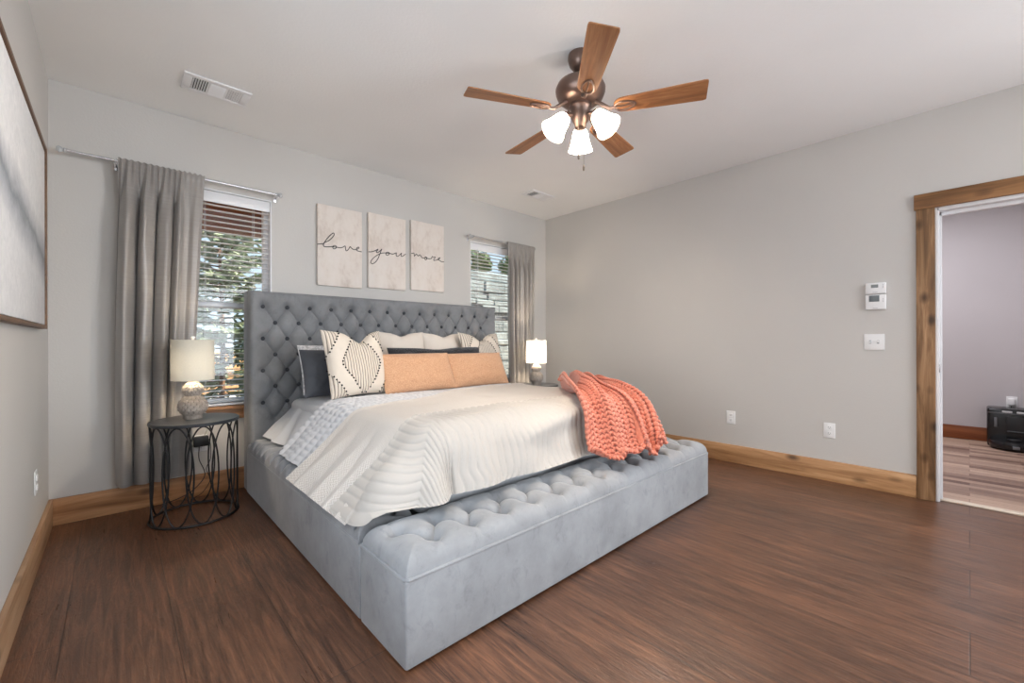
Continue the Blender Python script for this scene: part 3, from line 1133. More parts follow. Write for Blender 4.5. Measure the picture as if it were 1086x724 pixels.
# stitches: per fabric column, V-shaped pairs of fat yarn loops
nu, nv = P.shape[:2]
su = np.r_[0, np.cumsum(np.linalg.norm(np.diff(P[:, nv // 2], axis=0), axis=1))]
ncol = int(su[-1] / 0.040)
tm, tn = 6, 6
tv, tf = [], []
for i in range(tm + 1):
    a_ = PI * i / tm
    for k in range(tn):
        tv.append((max(0.02, math.sin(a_)) * math.cos(2 * PI * k / tn), max(0.02, math.sin(a_)) * math.sin(2 * PI * k / tn), -math.cos(a_)))
for i in range(tm):
    for k in range(tn):
        tf.append((i * tn + k, i * tn + (k + 1) % tn, (i + 1) * tn + (k + 1) % tn, (i + 1) * tn + k))
tv = np.array(tv)
allv, allf, cnt = [], [], 0
for c in range(ncol):
    s0 = (c + 0.5) / ncol * su[-1]
    iu = np.interp(s0, su, np.arange(nu))
    i0 = min(nu - 2, int(iu))
    f_ = iu - i0
    line = P[i0] * (1 - f_) + P[i0 + 1] * f_
    nl = N[i0] * (1 - f_) + N[i0 + 1] * f_
    tl = P[i0 + 1] - P[i0]
    sv_ = np.r_[0, np.cumsum(np.linalg.norm(np.diff(line, axis=0), axis=1))]
    wloc = np.linalg.norm(tl, axis=1) / np.diff(su)[i0]
    m = int(sv_[-1] / 0.031)
    for q in range(m):
        s1 = (q + 0.5) / m * sv_[-1]
        jv = np.interp(s1, sv_, np.arange(nv))
        j0 = min(nv - 2, int(jv))
        p = line[j0] + (line[j0 + 1] - line[j0]) * (jv - j0)
        e = line[j0 + 1] - line[j0]
        e = e / max(1e-9, np.linalg.norm(e))
        n_ = nl[j0] / max(1e-9, np.linalg.norm(nl[j0]))
        s_ = np.cross(n_, e)
        s_ /= max(1e-9, np.linalg.norm(s_))
        wk = min(1.7, max(0.6, wloc[j0]))
        for sg in (-1, 1):
            ax = e * 0.84 + s_ * sg * 0.54
            bx = np.cross(n_, ax)
            cpos = p + s_ * sg * 0.0112 * wk + n_ * 0.005
            V_ = cpos + tv[:, :1] * bx * 0.0112 * max(1, wk) + tv[:, 1:2] * n_ * 0.0125 + tv[:, 2:3] * ax * 0.0225
            allv.append(V_)
            allf += [tuple(i + cnt for i in f) for f in tf]
            cnt += len(tv)
mb.add(np.concatenate(allv).tolist(), allf)
tag(mb.build('knit_throw', coral, None, True, 180), 'coral chunky knit throw crumpled over the right foot corner of the bed', 'throw')

# ------------------------------------------------------------------ pillows


def pillow_mesh(w, h, t, bow=0.05, chop=0.0, n=44, wr=0.006, seed=0, chop_w=0.28, lop=0.0):
    """local frame: x width, z height from 0, y thickness"""
    u = np.linspace(-1, 1, n)
    # denser towards the seams
    u = np.sign(u) * np.abs(u) ** 0.85
    U, V = np.meshgrid(u, u, indexing='ij')
    th = (np.clip(1 - U ** 4, 0, 1) ** 0.55) * (np.clip(1 - V ** 4, 0, 1) ** 0.55)
    th = th * (1 - 0.25 * (U ** 2 + V ** 2) / 2)
    X = U * w / 2 * (1 - bow * (1 - V ** 2) * np.abs(U))
    Z = (V + 1) * h / 2
    Z = h / 2 + (Z - h / 2) * (1 - bow * (1 - U ** 2) * np.abs(V))
    top = (V + 1) / 2
    Z = Z - chop * np.exp(-((U - lop) / chop_w) ** 2) * top ** 2.2
    wrk = wr * vnoise(U * 4 + seed * 3, V * 4, seed) + wr * 0.6 * vnoise(U * 9, V * 9 + seed, seed + 1)
    F = np.stack([X, -(th * t / 2 + wrk * th), Z], 2)
    Bk = np.stack([X, th * t / 2 + wrk * th * 0.5, Z], 2)
    mb = MB()
    mb.grid(F)
    mb.grid(Bk, flip=True)
    return mb, F


def place(o, x, y, z, yawd=0, tilt=0, rolld=0):
    o.matrix_world = Matrix.Translation((x, y, z)) @ Matrix.Rotation(math.radians(yawd), 4, 'Z') @ Matrix.Rotation(math.radians(-tilt), 4, 'X') @ Matrix.Rotation(math.radians(rolld), 4, 'Y')
    return o


def seam(o_, w, h, F, mat, r=0.004, name='seam_piping'):
    n = F.shape[0]
    loop = [F[i, 0] for i in range(n)] + [F[-1, j] for j in range(1, n)] + [F[i, -1] for i in range(n - 2, -1, -1)] + [F[0, j] for j in range(n - 2, 0, -1)]
    return MB().tube([tuple(p) for p in loop], r, 6, True).build(name, mat, o_)


ZB = 0.728
cream_m = simple('cream_linen', lin(216, 207, 197), 0.9, bump=(300, 0.2, 0.002), Sheen_Weight=0.1)
dark_m = simple('charcoal_satin', lin(66, 69, 76), 0.55, bump=(260, 0.15, 0.002), var=0.12, Sheen_Weight=0.2)
black_m = simple('black_fur', lin(30, 31, 36), 0.95, bump=(120, 0.9, 0.01), Sheen_Weight=0.3)
peach = NT('peach_boucle')
pv = peach.coord('Object')
pn = peach.noise(pv, 130, 3, 0.65)
peach.set(Base_Color=peach.ramp(pn, [(0.3, lin(184, 136, 102)), (0.65, lin(212, 170, 136))]), Roughness=0.95, Sheen_Weight=0.2)
peach.bump(pn, 0.6, 0.004)
lace_m = NT('white_lace')
lv = lace_m.coord('Object')
ln_ = lace_m.noise(lv, 55, 3, 0.7)
lace_m.set(Base_Color=lace_m.ramp(ln_, [(0.4, lin(176, 178, 182)), (0.55, lin(226, 226, 228))]), Roughness=0.9)
lace_m.bump(ln_, 0.5, 0.006)


def stripe_mat():
    t = NT('cream_striped_cotton')
    c = t.n('ShaderNodeTexCoord')
    s = t.n('ShaderNodeSeparateXYZ')
    t.l(c.outputs['Object'], s.inputs[0])
    ax = t.math('ABSOLUTE', s.outputs[0])
    az = t.math('ABSOLUTE', t.math('SUBTRACT', s.outputs[2], 0.24))
    # ogee: normalised diamond distance with rounded flanks
    dd = t.math('ADD', t.math('POWER', t.math('DIVIDE', ax, 0.16), 1.15), t.math('POWER', t.math('DIVIDE', az, 0.23), 1.15))
    inner = t.math('LESS_THAN', dd, 1.0)
    outer = t.math('GREATER_THAN', dd, 1.78)
    zone = t.math('MAXIMUM', inner, outer)
    st = t.math('SINE', t.math('MULTIPLY', s.outputs[0], 2 * PI / 0.021))
    stm = t.math('MULTIPLY', t.math('GREATER_THAN', st, 0.62), zone)
    col = t.mix(lin(214, 204, 191), lin(140, 130, 120), stm)
    t.set(Base_Color=col, Roughness=0.9)
    t.bump(t.math('MULTIPLY', t.math('MULTIPLY', st, -1.0), zone), 0.5, 0.004)
    return t.m


STRIPE = stripe_mat()
tuft_m = simple('black_tuft', lin(28, 27, 28), 0.95)


def striped_pillow(x, y, yawd, tilt, label, seed, chop, lop, w=0.50, h=0.50, rolld=0):
    mb, F = pillow_mesh(w, h, 0.15, 0.07, chop, 44, 0.005, seed, 0.34, lop)
    o = mb.build('striped_pillow', STRIPE, None, True, 180)
    # tufts: little black knots along the ogee lines
    n = F.shape[0]
    pts = []
    for lev, cntq in ((1.0, 40), (1.78, 58)):
        for k in range(cntq):
            a_ = 2 * PI * (k + 0.5) / cntq
            ca, sa = math.cos(a_), math.sin(a_)
            r_ = (lev / ((abs(ca) / 0.16) ** 1.15 + (abs(sa) / 0.23) ** 1.15)) ** (1 / 1.15)
            pts.append((r_ * ca, 0.24 + r_ * sa))
    fx, fz = F[..., 0].ravel(), F[..., 2].ravel()
    FF = F.reshape(-1, 3)
    first = None
    for (px, pz) in pts:
        dd = (fx - px) ** 2 + (fz - pz) ** 2
        i = int(np.argmin(dd))
        if dd[i] > 0.016 ** 2:
            continue
        loc = (px, FF[i, 1] - 0.003, pz)
        if first is None:
            first = MB().ball((0, 0, 0), 0.0062, 8, 5).build('tuft', tuft_m, o, loc=loc)
        else:
            c_ = first.copy()
            COL.objects.link(c_)
            c_.parent = o
            c_.location = loc
    place(o, x, y, ZB, yawd, tilt, rolld)
    return tag(o, label, 'pillow', 'striped pillows with black tufts')


def pillow(name, x, y, yawd, tilt, w, h, t, mat, label, bow=0.05, chop=0.0, seed=0, piping=None, rolld=0, zb=ZB, wr=0.006, group=None):
    mb, F = pillow_mesh(w, h, t, bow, chop, 40, wr, seed)
    o = mb.build(name, mat, None, True, 180)
    if piping:
        seam(o, w, h, F, piping)
    place(o, x, y, zb, yawd, tilt, rolld)
    return tag(o, label, 'pillow', group)


pillow('lace_pillow', 1.30, 3.34, 0, 22, 0.58, 0.40, 0.12, lace_m.m, 'white lace-edged pillow against the headboard, leftmost of the pillows', 0.03, 0.0, 1)
pillow('charcoal_pillow', 1.21, 3.185, 3, 19, 0.48, 0.36, 0.10, dark_m, 'plain charcoal pillow between the white lace pillow and a striped pillow', 0.04, 0.0, 2)
pillow('cream_pillow', 1.885, 3.41, 1, 11, 0.47, 0.495, 0.14, cream_m, 'plain cream pillow behind the black lumbar, nearer the left striped pillow', 0.06, 0.03, 3, group='plain cream pillows')
pillow('cream_pillow', 2.335, 3.41, -1, 11, 0.47, 0.49, 0.14, cream_m, 'plain cream pillow behind the black lumbar, nearer the right striped pillow', 0.06, 0.03, 4, group='plain cream pillows')
striped_pillow(1.315, 3.01, 12, 16, 'striped cream pillow with black tufts, beside the charcoal pillow on the left', 5, 0.085, 0.15)
striped_pillow(2.715, 3.285, 8, 14, 'striped cream pillow with black tufts, at the right end by the white lamp', 6, 0.075, 0.0, 0.57, 0.50, 0)
pillow('black_lumbar_pillow', 2.13, 3.185, 0, 16, 0.98, 0.36, 0.10, black_m, 'long fluffy black lumbar pillow behind the peach pillows', 0.04, 0.015, 7, wr=0.012)
pillow('peach_lumbar_pillow', 1.815, 2.99, 1, 27, 0.67, 0.335, 0.14, peach.m, 'peach lumbar pillow in front, overlapping the striped pillow on the left', 0.03, 0.0, 8, group='peach lumbar pillows')
pillow('peach_lumbar_pillow', 2.43, 3.00, -1, 27, 0.64, 0.325, 0.14, peach.m, 'peach lumbar pillow in front, toward the right-hand lamp', 0.03, 0.0, 9, group='peach lumbar pillows')

# ------------------------------------------------------------------ ceiling fan
FX, FY = 1.925, 1.495
fan = thing('ceiling_fan', 'bronze ceiling fan with five wooden blades and three glass lights', 'ceiling fan', (FX, FY, HC))
bronze = simple('bronze_metal', lin(112, 92, 83), 0.32, 0.7)
MB().lathe([(0.0, 0.0), (0.068, -0.0005), (0.070, -0.02), (0.062, -0.055), (0.040, -0.082), (0.018, -0.092), (0.0, -0.093)], 32).build('canopy', bronze, fan)
MB().tube([(0, 0, -0.085), (0, 0, -0.15)], 0.014, 14).build('downrod', bronze, fan)
MB().lathe([(0.0, -0.125), (0.03, -0.128), (0.045, -0.145), (0.095, -0.150), (0.128, -0.168), (0.140, -0.195), (0.138, -0.215), (0.126, -0.245), (0.096, -0.270), (0.066, -0.282), (0.0, -0.284)], 44).build('motor_housing', bronze, fan)
MB().lathe([(0.062, -0.280), (0.064, -0.30), (0.054, -0.312), (0.054, -0.345), (0.046, -0.372), (0.034, -0.385), (0.030, -0.41), (0.018, -0.42), (0.0, -0.421)], 32).build('light_fitter', bronze, fan)
blade_wood = wood('fan_blade_wood', lin(112, 72, 44), lin(158, 108, 70), lin(190, 140, 98), 'X', 0.42, 2.0, False)
BZ = -0.318
for k in range(5):
    an = math.radians(10.5 + 72 * k)
    R0 = Matrix.Rotation(an, 4, 'Z')
    Rp = Matrix.Rotation(math.radians(-12), 4, 'X')
    # blade outline: rounded root, square tip, slight flare
    out = []
    for q in range(13):
        a_ = PI / 2 + PI * q / 12
        out.append((0.235 + 0.052 * math.cos(a_), 0.052 * math.sin(a_)))
    out += [(0.45, -0.062), (0.64, -0.069), (0.655, -0.066), (0.658, -0.058), (0.658, 0.058), (0.655, 0.066), (0.64, 0.069), (0.45, 0.062)]
    n = len(out)
    T = R0 @ Matrix.Translation((0, 0, BZ)) @ Rp
    vs = [Vector((x, y, 0.003)) for x, y in out] + [Vector((x, y, -0.003)) for x, y in out]
    fs = [tuple(range(n)), tuple(range(2 * n - 1, n - 1, -1))] + [(i, i + n, (i + 1) % n + n, (i + 1) % n) for i in range(n)]
    mb = MB()
    mb.add(vs, fs)
    bl = mb.build('blade', blade_wood, fan, False)
    bl.matrix_local = T
    ir = MB()
    ir.tube([(0.085, 0, -0.275), (0.12, 0, -0.298), (0.165, 0, BZ - 0.010), (0.20, 0, BZ - 0.010)], [0.011, 0.011, 0.009, 0.008], 8)
    lp = []
    for q in range(28):
        a_ = 2 * PI * q / 28
        lp.append(Rp @ Vector((0.245 + 0.055 * math.cos(a_), 0.030 * math.sin(a_) * (1 - 0.25 * math.cos(a_)), 0)) + Vector((0, 0, BZ - 0.008)))
    ir.tube(lp, 0.0055, 8, True)
    ir.tube([Rp @ Vector((0.19, 0, 0)) + Vector((0, 0, BZ - 0.008)), Rp @ Vector((0.30, 0, 0)) + Vector((0, 0, BZ - 0.006))], 0.0045, 6)
    io = ir.build('blade_iron', bronze, bl)
    io.matrix_local = T.inverted() @ R0


def shade_glass():
    t = NT('frosted_shade_glass')
    d = t.n('ShaderNodeBsdfDiffuse')
    d.inputs[0].default_value = (0.9, 0.88, 0.85, 1)
    tl_ = t.n('ShaderNodeBsdfTranslucent')
    tl_.inputs[0].default_value = (0.98, 0.94, 0.88, 1)
    mx = t.n('ShaderNodeMixShader')
    mx.inputs[0].default_value = 0.80
    t.l(d.outputs[0], mx.inputs[1])
    t.l(tl_.outputs[0], mx.inputs[2])
    t.l(mx.outputs[0], t.out.inputs[0])
    return t.m


def emit(name, col, s):
    t = NT(name)
    e = t.n('ShaderNodeEmission')
    e.inputs[0].default_value = col
    e.inputs[1].default_value = s
    tr = t.n('ShaderNodeBsdfTransparent')
    mx = t.n('ShaderNodeMixShader')
    mx.inputs[0].default_value = 0.75
    t.l(e.outputs[0], mx.inputs[1])
    t.l(tr.outputs[0], mx.inputs[2])
    t.l(mx.outputs[0], t.out.inputs[0])
    return t.m


frost = shade_glass()
bulb_m = emit('bulb_glow', (1.0, 0.86, 0.70, 1), 7.0)
for k in range(3):
    an = math.radians(38 + 120 * k)
    d = Vector((math.cos(an), math.sin(an), 0))
    arm = MB()
    arm.tube(smooth_path([(0.03 * d.x, 0.03 * d.y, -0.345), (0.075 * d.x, 0.075 * d.y, -0.350), (0.100 * d.x, 0.100 * d.y, -0.372)], 6), 0.011, 10)
    ax = (d * 0.62 + Vector((0, 0, -0.78))).normalized()
    q = Vector((0, 0, 1)).rotation_difference(ax).to_matrix().to_4x4()
    T = Matrix.Translation(Vector((0.095 * d.x, 0.095 * d.y, -0.362))) @ q
    arm.lathe([(0.0, -0.012), (0.024, -0.010), (0.027, 0.005), (0.026, 0.022), (0.0, 0.023)], 20, T)
    ao = arm.build('light_arm', bronze, fan)
    MB().lathe([(0.026, 0.010), (0.036, 0.016), (0.043, 0.035), (0.049, 0.065), (0.057, 0.095), (0.066, 0.118), (0.070, 0.126), (0.0715, 0.128), (0.070, 0.1295), (0.0685, 0.128)], 32, T).build('glass_shade', frost, ao)
    c = T @ Vector((0, 0, 0.062))
    MB().ball(c, 0.021, 14, 10).build('bulb', bulb_m, ao)
    L = add_light('fan_bulb_light', 'POINT', (FX + c.x, FY + c.y, HC + c.z), 40, (1.0, 0.86, 0.71), radius=0.026)
pc = MB()
for (dx, dy, z1) in ((-0.052, -0.028, -0.585), (-0.035, -0.050, -0.650)):
    pc.tube([(dx, dy, -0.34), (dx, dy, z1)], 0.0013, 5)
    pc.lathe([(0.0005, 0.0), (0.006, 0.006), (0.007, 0.02), (0.003, 0.034), (0.0005, 0.036)], 10, Matrix.Translation((dx, dy, z1 - 0.03)))
pc.build('pull_chain', simple('chain_metal', lin(130, 118, 106), 0.35, 0.7), fan)

# ------------------------------------------------------------------ ceiling vents


def vent(x0, x1, y0, y1, label, nb=7):
    r = thing('ceiling_vent', label, 'vent', ((x0 + x1) / 2, (y0 + y1) / 2, HC), 'ceiling vents')
    W, D_ = x1 - x0, y1 - y0
    fr = MB()
    b = 0.032
    for (a0, a1, c0, c1) in ((-W / 2, W / 2, -D_ / 2, -D_ / 2 + b), (-W / 2, W / 2, D_ / 2 - b, D_ / 2), (-W / 2, -W / 2 + 0.045, -D_ / 2 + b, D_ / 2 - b), (W / 2 - 0.045, W / 2, -D_ / 2 + b, D_ / 2 - b)):
        fr.box(a0, a1, c0, c1, -0.010, -0.0005, 0.002)
    i0, i1 = -W / 2 + 0.045, W / 2 - 0.045
    th = (i1 - i0) / 3
    fr.box(i0 + th - 0.008, i0 + th + 0.004, -D_ / 2 + b, D_ / 2 - b, -0.009, -0.001)
    fr.box(i0 + 2 * th - 0.004, i0 + 2 * th + 0.008, -D_ / 2 + b, D_ / 2 - b, -0.009, -0.001)
    fr.build('frame', white_paint, r)
    MB().box(i0, i1, -D_ / 2 + b, D_ / 2 - b, -0.0022, -0.0008).build('duct_opening', dark_slot, r)
    sl = MB()
    for s0, ang in ((0, -38), (2, 22)):
        for k in range(nb):
            xx = i0 + s0 * th + (k + 0.5) * th / nb
            T = Matrix.Translation((xx, 0, -0.006)) @ Matrix.Rotation(math.radians(ang), 4, 'Y')
            sl.box(-0.0055, 0.0055, -D_ / 2 + b, D_ / 2 - b, -0.0008, 0.0008, M=T)
    for k in range(6):
        yy = -D_ / 2 + b + (k + 0.5) * (D_ - 2 * b) / 6
        T = Matrix.Translation((0, yy, -0.006)) @ Matrix.Rotation(math.radians(-38), 4, 'X')
        sl.box(i0 + th + 0.004, i0 + 2 * th - 0.004, -0.013, 0.013, -0.0008, 0.0008, M=T)
    sl.build('louvers', white_paint, r)


vent(0.300, 0.652, 3.172, 3.385, 'white ceiling vent over the left curtain rod')
vent(3.24, 3.60, 3.143, 3.328, 'white ceiling vent near the far right corner of the room')

# ------------------------------------------------------------------ blinds


def blind(x0, x1, label):
    r = thing('window_blind', label, 'blind', ((x0 + x1) / 2, YB + 0.036, WZ1 - 0.010), 'white window blinds')
    W = x1 - x0 - 0.026
    yc = 0.0
    MB().box(-W / 2, W / 2, -0.032, -0.020, -0.085, -0.004, 0.003).build('valance', vinyl, r)
    MB().box(-W / 2 + 0.004, W / 2 - 0.004, -0.018, 0.03, -0.045, -0.003, 0.003).build('head_rail', vinyl, r)
    sl = MB()
    z = -0.10
    zb = WZ0 - WZ1 + 0.045
    nsl = 38
    for k in range(nsl):
        zz = z + (zb - z) * k / (nsl - 1)
        T = Matrix.Translation((0, yc, zz)) @ Matrix.Rotation(math.radians(2), 4, 'X')
        sl.box(-W / 2 + 0.004, W / 2 - 0.004, -0.0245, 0.0245, -0.0014, 0.0014, M=T)
    sl.build('slats', vinyl, r, False)
    MB().box(-W / 2 + 0.004, W / 2 - 0.004, -0.025, 0.025, WZ0 - WZ1 + 0.012, WZ0 - WZ1 + 0.030, 0.004).build('bottom_rail', vinyl, r)
    cd_ = MB()
    for xx in (-W / 2 + 0.11, 0, W / 2 - 0.11):
        for yy in (-0.026, 0.026):
            cd_.tube([(xx, yy, -0.05), (xx, yy, WZ0 - WZ1 + 0.02)], 0.0011, 4)
    cd_.build('ladder_cords', vinyl, r)
    MB().tube([(-W / 2 + 0.09, -0.034, -0.07), (-W / 2 + 0.09, -0.036, -0.75)], 0.0035, 6).build('tilt_wand', simple('clear_wand', lin(210, 212, 214), 0.2), r)


blind(*WIN[1], 'white slatted blind in the left window, beside the long curtain')
blind(*WIN[2], 'white slatted blind in the right window, behind the white lamp')

# ------------------------------------------------------------------ curtain rods and curtains


def rod(x0, x1, br, label):
    r = thing('curtain_rod', label, 'curtain rod', (x0, YB - 0.10, 2.292), 'curtain rods')
    Ln = x1 - x0
    MB().tube([(0.03, 0, 0), (Ln - 0.03, 0, 0)], 0.010, 12).build('pole', chrome, r)
    for s, xx in ((1, 0.0), (-1, Ln)):
        T = Matrix.Translation((xx, 0, 0)) @ Matrix.Rotation(s * PI / 2, 4, 'Y')
        fb = MB().lathe([(0.0, 0.0), (0.012, 0.001), (0.019, 0.008), (0.020, 0.016), (0.013, 0.025), (0.008, 0.029), (0.013, 0.034), (0.012, 0.044), (0.0, 0.045)], 12, T)
        fb.build('finial', crystal, r)
    for xx in br:
        b = MB()
        x_ = xx - x0
        b.tube([(x_, 0.098, -0.012), (x_, 0.02, -0.012), (x_, 0.0, -0.014)], 0.005, 8)
        b.box(x_ - 0.012, x_ + 0.012, 0.094, 0.0995, -0.035, 0.030, 0.002)
        b.tube([(x_, 0.013 * math.cos(a_), 0.013 * math.sin(a_)) for a_ in np.linspace(0.4, 2 * PI - 0.8, 14)], 0.0035, 6)
        b.build('bracket', chrome, r)


rod(-0.262, 0.975, (0.004, 0.945), 'silver curtain rod over the left window, near the framed painting')
rod(2.845, 3.885, (2.90, 3.845), 'silver curtain rod over the right window')


def curtain_mat():
    t = NT('grey_slub_satin')
    v = t.coord('Object', (3, 3, 150))
    n = t.noise(v, 1.0, 3, 0.6)
    c = t.ramp(n, [(0.3, lin(146, 141, 137)), (0.7, lin(158, 153, 148))])
    t.set(Base_Color=c, Roughness=0.34, Specular_IOR_Level=0.7, Sheen_Weight=0.25)
    t.bump(n, 0.06, 0.002)
    tl_ = t.n('ShaderNodeBsdfTranslucent')
    tl_.inputs[0].default_value = lin(165, 155, 145)
    mx = t.n('ShaderNodeMixShader')
    mx.inputs[0].default_value = 0.10
    t.l(t.bsdf.outputs[0], mx.inputs[1])
    t.l(tl_.outputs[0], mx.inputs[2])
    t.l(mx.outputs[0], t.out.inputs[0])
    return t.m


CURT = curtain_mat()


def curtain(tops, bots, ztop, zbot, pleats, seed, label, amp=0.035, flat=None, gap=None):
    """tops/bots: x range at the rod and at the hem"""
    nu, nv = 260, 90
    u = np.linspace(0, 1, nu)[:, None]
    v = np.linspace(0, 1, nv)[None, :]
    x = (tops[0] + (tops[1] - tops[0]) * u) * (1 - v) + (bots[0] + (bots[1] - bots[0]) * u) * v
    # bow of the left edge as in a gathered panel
    x = x - 0.015 * np.sin(PI * v) * (1 - u)
    g = sstep(0.0, 0.18, v)
    env = np.ones_like(u) if flat is None else (1 - sstep(flat - 0.05, flat + 0.03, u)) + 0.15
    ph_top = 2 * PI * pleats[0] * u + 0.7 * np.sin(7 * u + seed)
    ph_low = 2 * PI * pleats[1] * u + 0.9 * np.sin(4 * u + seed * 2)
    y = env * (0.012 * np.sin(ph_top) * (1 - g) + g * (amp * np.sin(ph_low + 0.35 * np.sin(3 * v + u * 3)) + 0.010 * np.sin(2.3 * ph_low + 1) * (1 - 0.5 * v)))
    if gap:
        uc = gap[0] + (gap[1] - gap[0]) * v
        y = y + 0.05 * sstep(0.15, 0.6, v) * np.exp(-((u - uc) / 0.035) ** 2) * env
    x = x + env * g * 0.012 * np.cos(ph_low) * 1.2
    z = ztop + (zbot - ztop) * v + 0 * u
    # rod pocket bulge
    pocket = np.exp(-((v - 0.012) / 0.010) ** 2)
    y = y * (0.55 + 0.45 * g) - 0.0 * pocket - 0.016 - 0.006 * pocket + 0.0 * u
    z = z + 0.006 * np.sin(ph_top) * (1 - g) * (v < 0.03)
    P = np.stack([x + 0 * v, YB - 0.10 + y, z], 2)
    mb = MB()
    mb.grid(P)
    P2 = P.copy()
    P2[..., 1] += 0.0025
    mb.grid(P2, flip=True)
    # back half of the rod pocket
    Pk = []
    for a_ in np.linspace(-0.3 * PI, 1.15 * PI, 12):
        Pk.append(np.stack([P[:, 0, 0], np.full(nu, YB - 0.10) - 0.0165 * math.cos(a_), 2.292 + 0.0165 * math.sin(a_) + 0.003 * np.sin(ph_top[:, 0])], 1))
    Pk = np.stack(Pk, 1)
    mb.grid(Pk)
    o = mb.build('curtain', CURT, None, True, 180)
    return tag(o, label, 'curtain', 'grey curtains')


curtain((0.012, 0.468), (-0.015, 0.375), 2.312, 0.195, (15, 5.2), 1.3, 'grey satin curtain hanging on the left window, behind the textured lamp', 0.048, 0.74, (0.36, 0.24))
curtain((3.405, 3.862), (3.44, 3.83), 2.312, 0.21, (14, 5.5), 2.1, 'grey satin curtain hanging on the right window, in the far corner', 0.036, None)

# ------------------------------------------------------------------ wall art


def canvas_mat():
    t = NT('washed_canvas')
    v = t.coord('Object', (1.4, 1, 0.8))
    n = t.noise(v, 3.5, 6, 0.7)
    t.set(Base_Color=t.ramp(n, [(0.32, lin(205, 190, 178)), (0.5, lin(230, 220, 211)), (0.7, lin(236, 228, 221))]), Roughness=0.8)
    t.bump(t.noise(t.coord('Object'), 250, 2), 0.15, 0.002)
    return t.m


CANV = canvas_mat()
ink = simple('dark_ink', lin(52, 46, 44), 0.7)
LOVE = [(1.269, 1.964), (1.292, 1.969), (1.314, 1.974), (1.332, 1.989), (1.367, 2.011), (1.396, 2.043), (1.411, 2.07), (1.405, 2.082), (1.392, 2.074), (1.363, 2.042), (1.336, 2.003), (1.322, 1.976), (1.319, 1.96), (1.329, 1.951), (1.358, 1.954), (1.394, 1.962), (1.401, 1.966), (1.398, 1.954), (1.407, 1.944), (1.421, 1.948), (1.431, 1.961), (1.425, 1.972), (1.412, 1.974), (1.402, 1.966), (1.407, 1.961), (1.435, 1.962), (1.462, 1.961), (1.487, 1.97), (1.505, 1.984), (1.509, 1.973), (1.512, 1.952), (1.521, 1.942), (1.537, 1.958), (1.552, 1.984), (1.563, 1.974), (1.582, 1.964), (1.606, 1.966), (1.628, 1.978), (1.635, 1.989), (1.625, 1.991), (1.611, 1.976), (1.611, 1.962), (1.628, 1.955), (1.66, 1.953)]
YOU = [(1.726, 1.964), (1.745, 1.965), (1.775, 1.975), (1.802, 1.99), (1.819, 2.001), (1.811, 1.987), (1.802, 1.976), (1.806, 1.967), (1.819, 1.971), (1.839, 1.987), (1.857, 2.007), (1.848, 1.987), (1.833, 1.949), (1.819, 1.913), (1.793, 1.876), (1.764, 1.856), (1.747, 1.864), (1.751, 1.883), (1.78, 1.918), (1.815, 1.946), (1.855, 1.968), (1.896, 1.977), (1.905, 1.982), (1.898, 1.966), (1.909, 1.955), (1.928, 1.964), (1.935, 1.978), (1.923, 1.987), (1.907, 1.982), (1.905, 1.975), (1.937, 1.978), (1.969, 1.975), (1.997, 1.988), (2.009, 1.992), (2.005, 1.974), (2.014, 1.96), (2.035, 1.97), (2.064, 1.998), (2.058, 1.98), (2.064, 1.965), (2.083, 1.974), (2.108, 1.995)]
MORE = [(2.172, 2.011), (2.184, 2.012), (2.2, 2.019), (2.204, 2.005), (2.206, 1.986), (2.217, 2.0), (2.229, 2.012), (2.239, 2.004), (2.25, 1.994), (2.259, 2.004), (2.271, 2.01), (2.282, 1.999), (2.298, 1.982), (2.321, 1.985), (2.33, 1.992), (2.323, 1.981), (2.337, 1.967), (2.353, 1.981), (2.346, 1.996), (2.332, 1.994), (2.356, 1.985), (2.386, 1.984), (2.407, 1.992), (2.417, 2.014), (2.426, 2.007), (2.45, 2.013), (2.448, 2.001), (2.436, 1.986), (2.438, 1.972), (2.455, 1.978), (2.488, 1.988), (2.51, 2.006), (2.508, 2.013), (2.491, 2.001), (2.488, 1.988), (2.508, 1.981), (2.532, 1.973), (2.562, 1.975)]
for x0, x1, zb_, zt_, pts, lab in ((1.270, 1.664, 1.615, 2.318, LOVE, 'love'), (1.725, 2.112, 1.632, 2.334, YOU, 'you'), (2.171, 2.564, 1.648, 2.350, MORE, 'more')):
    cx = (x0 + x1) / 2
    o = MB().box(x0 - cx, x1 - cx, -0.028, -0.001, zb_ - 1.98, zt_ - 1.98, 0.003).build('canvas_print', CANV, None, True, 40, loc=(cx, YB, 1.98))
    tag(o, 'pale canvas print with the handwritten word "%s" above the headboard' % lab, 'wall art', 'canvas prints above the bed')
    sp = smooth_path(pts, 5)
    MB().tube([(p[0] - cx, -0.0285, p[1] - 1.98) for p in sp], 0.0036, 6).build('lettering', ink, o)


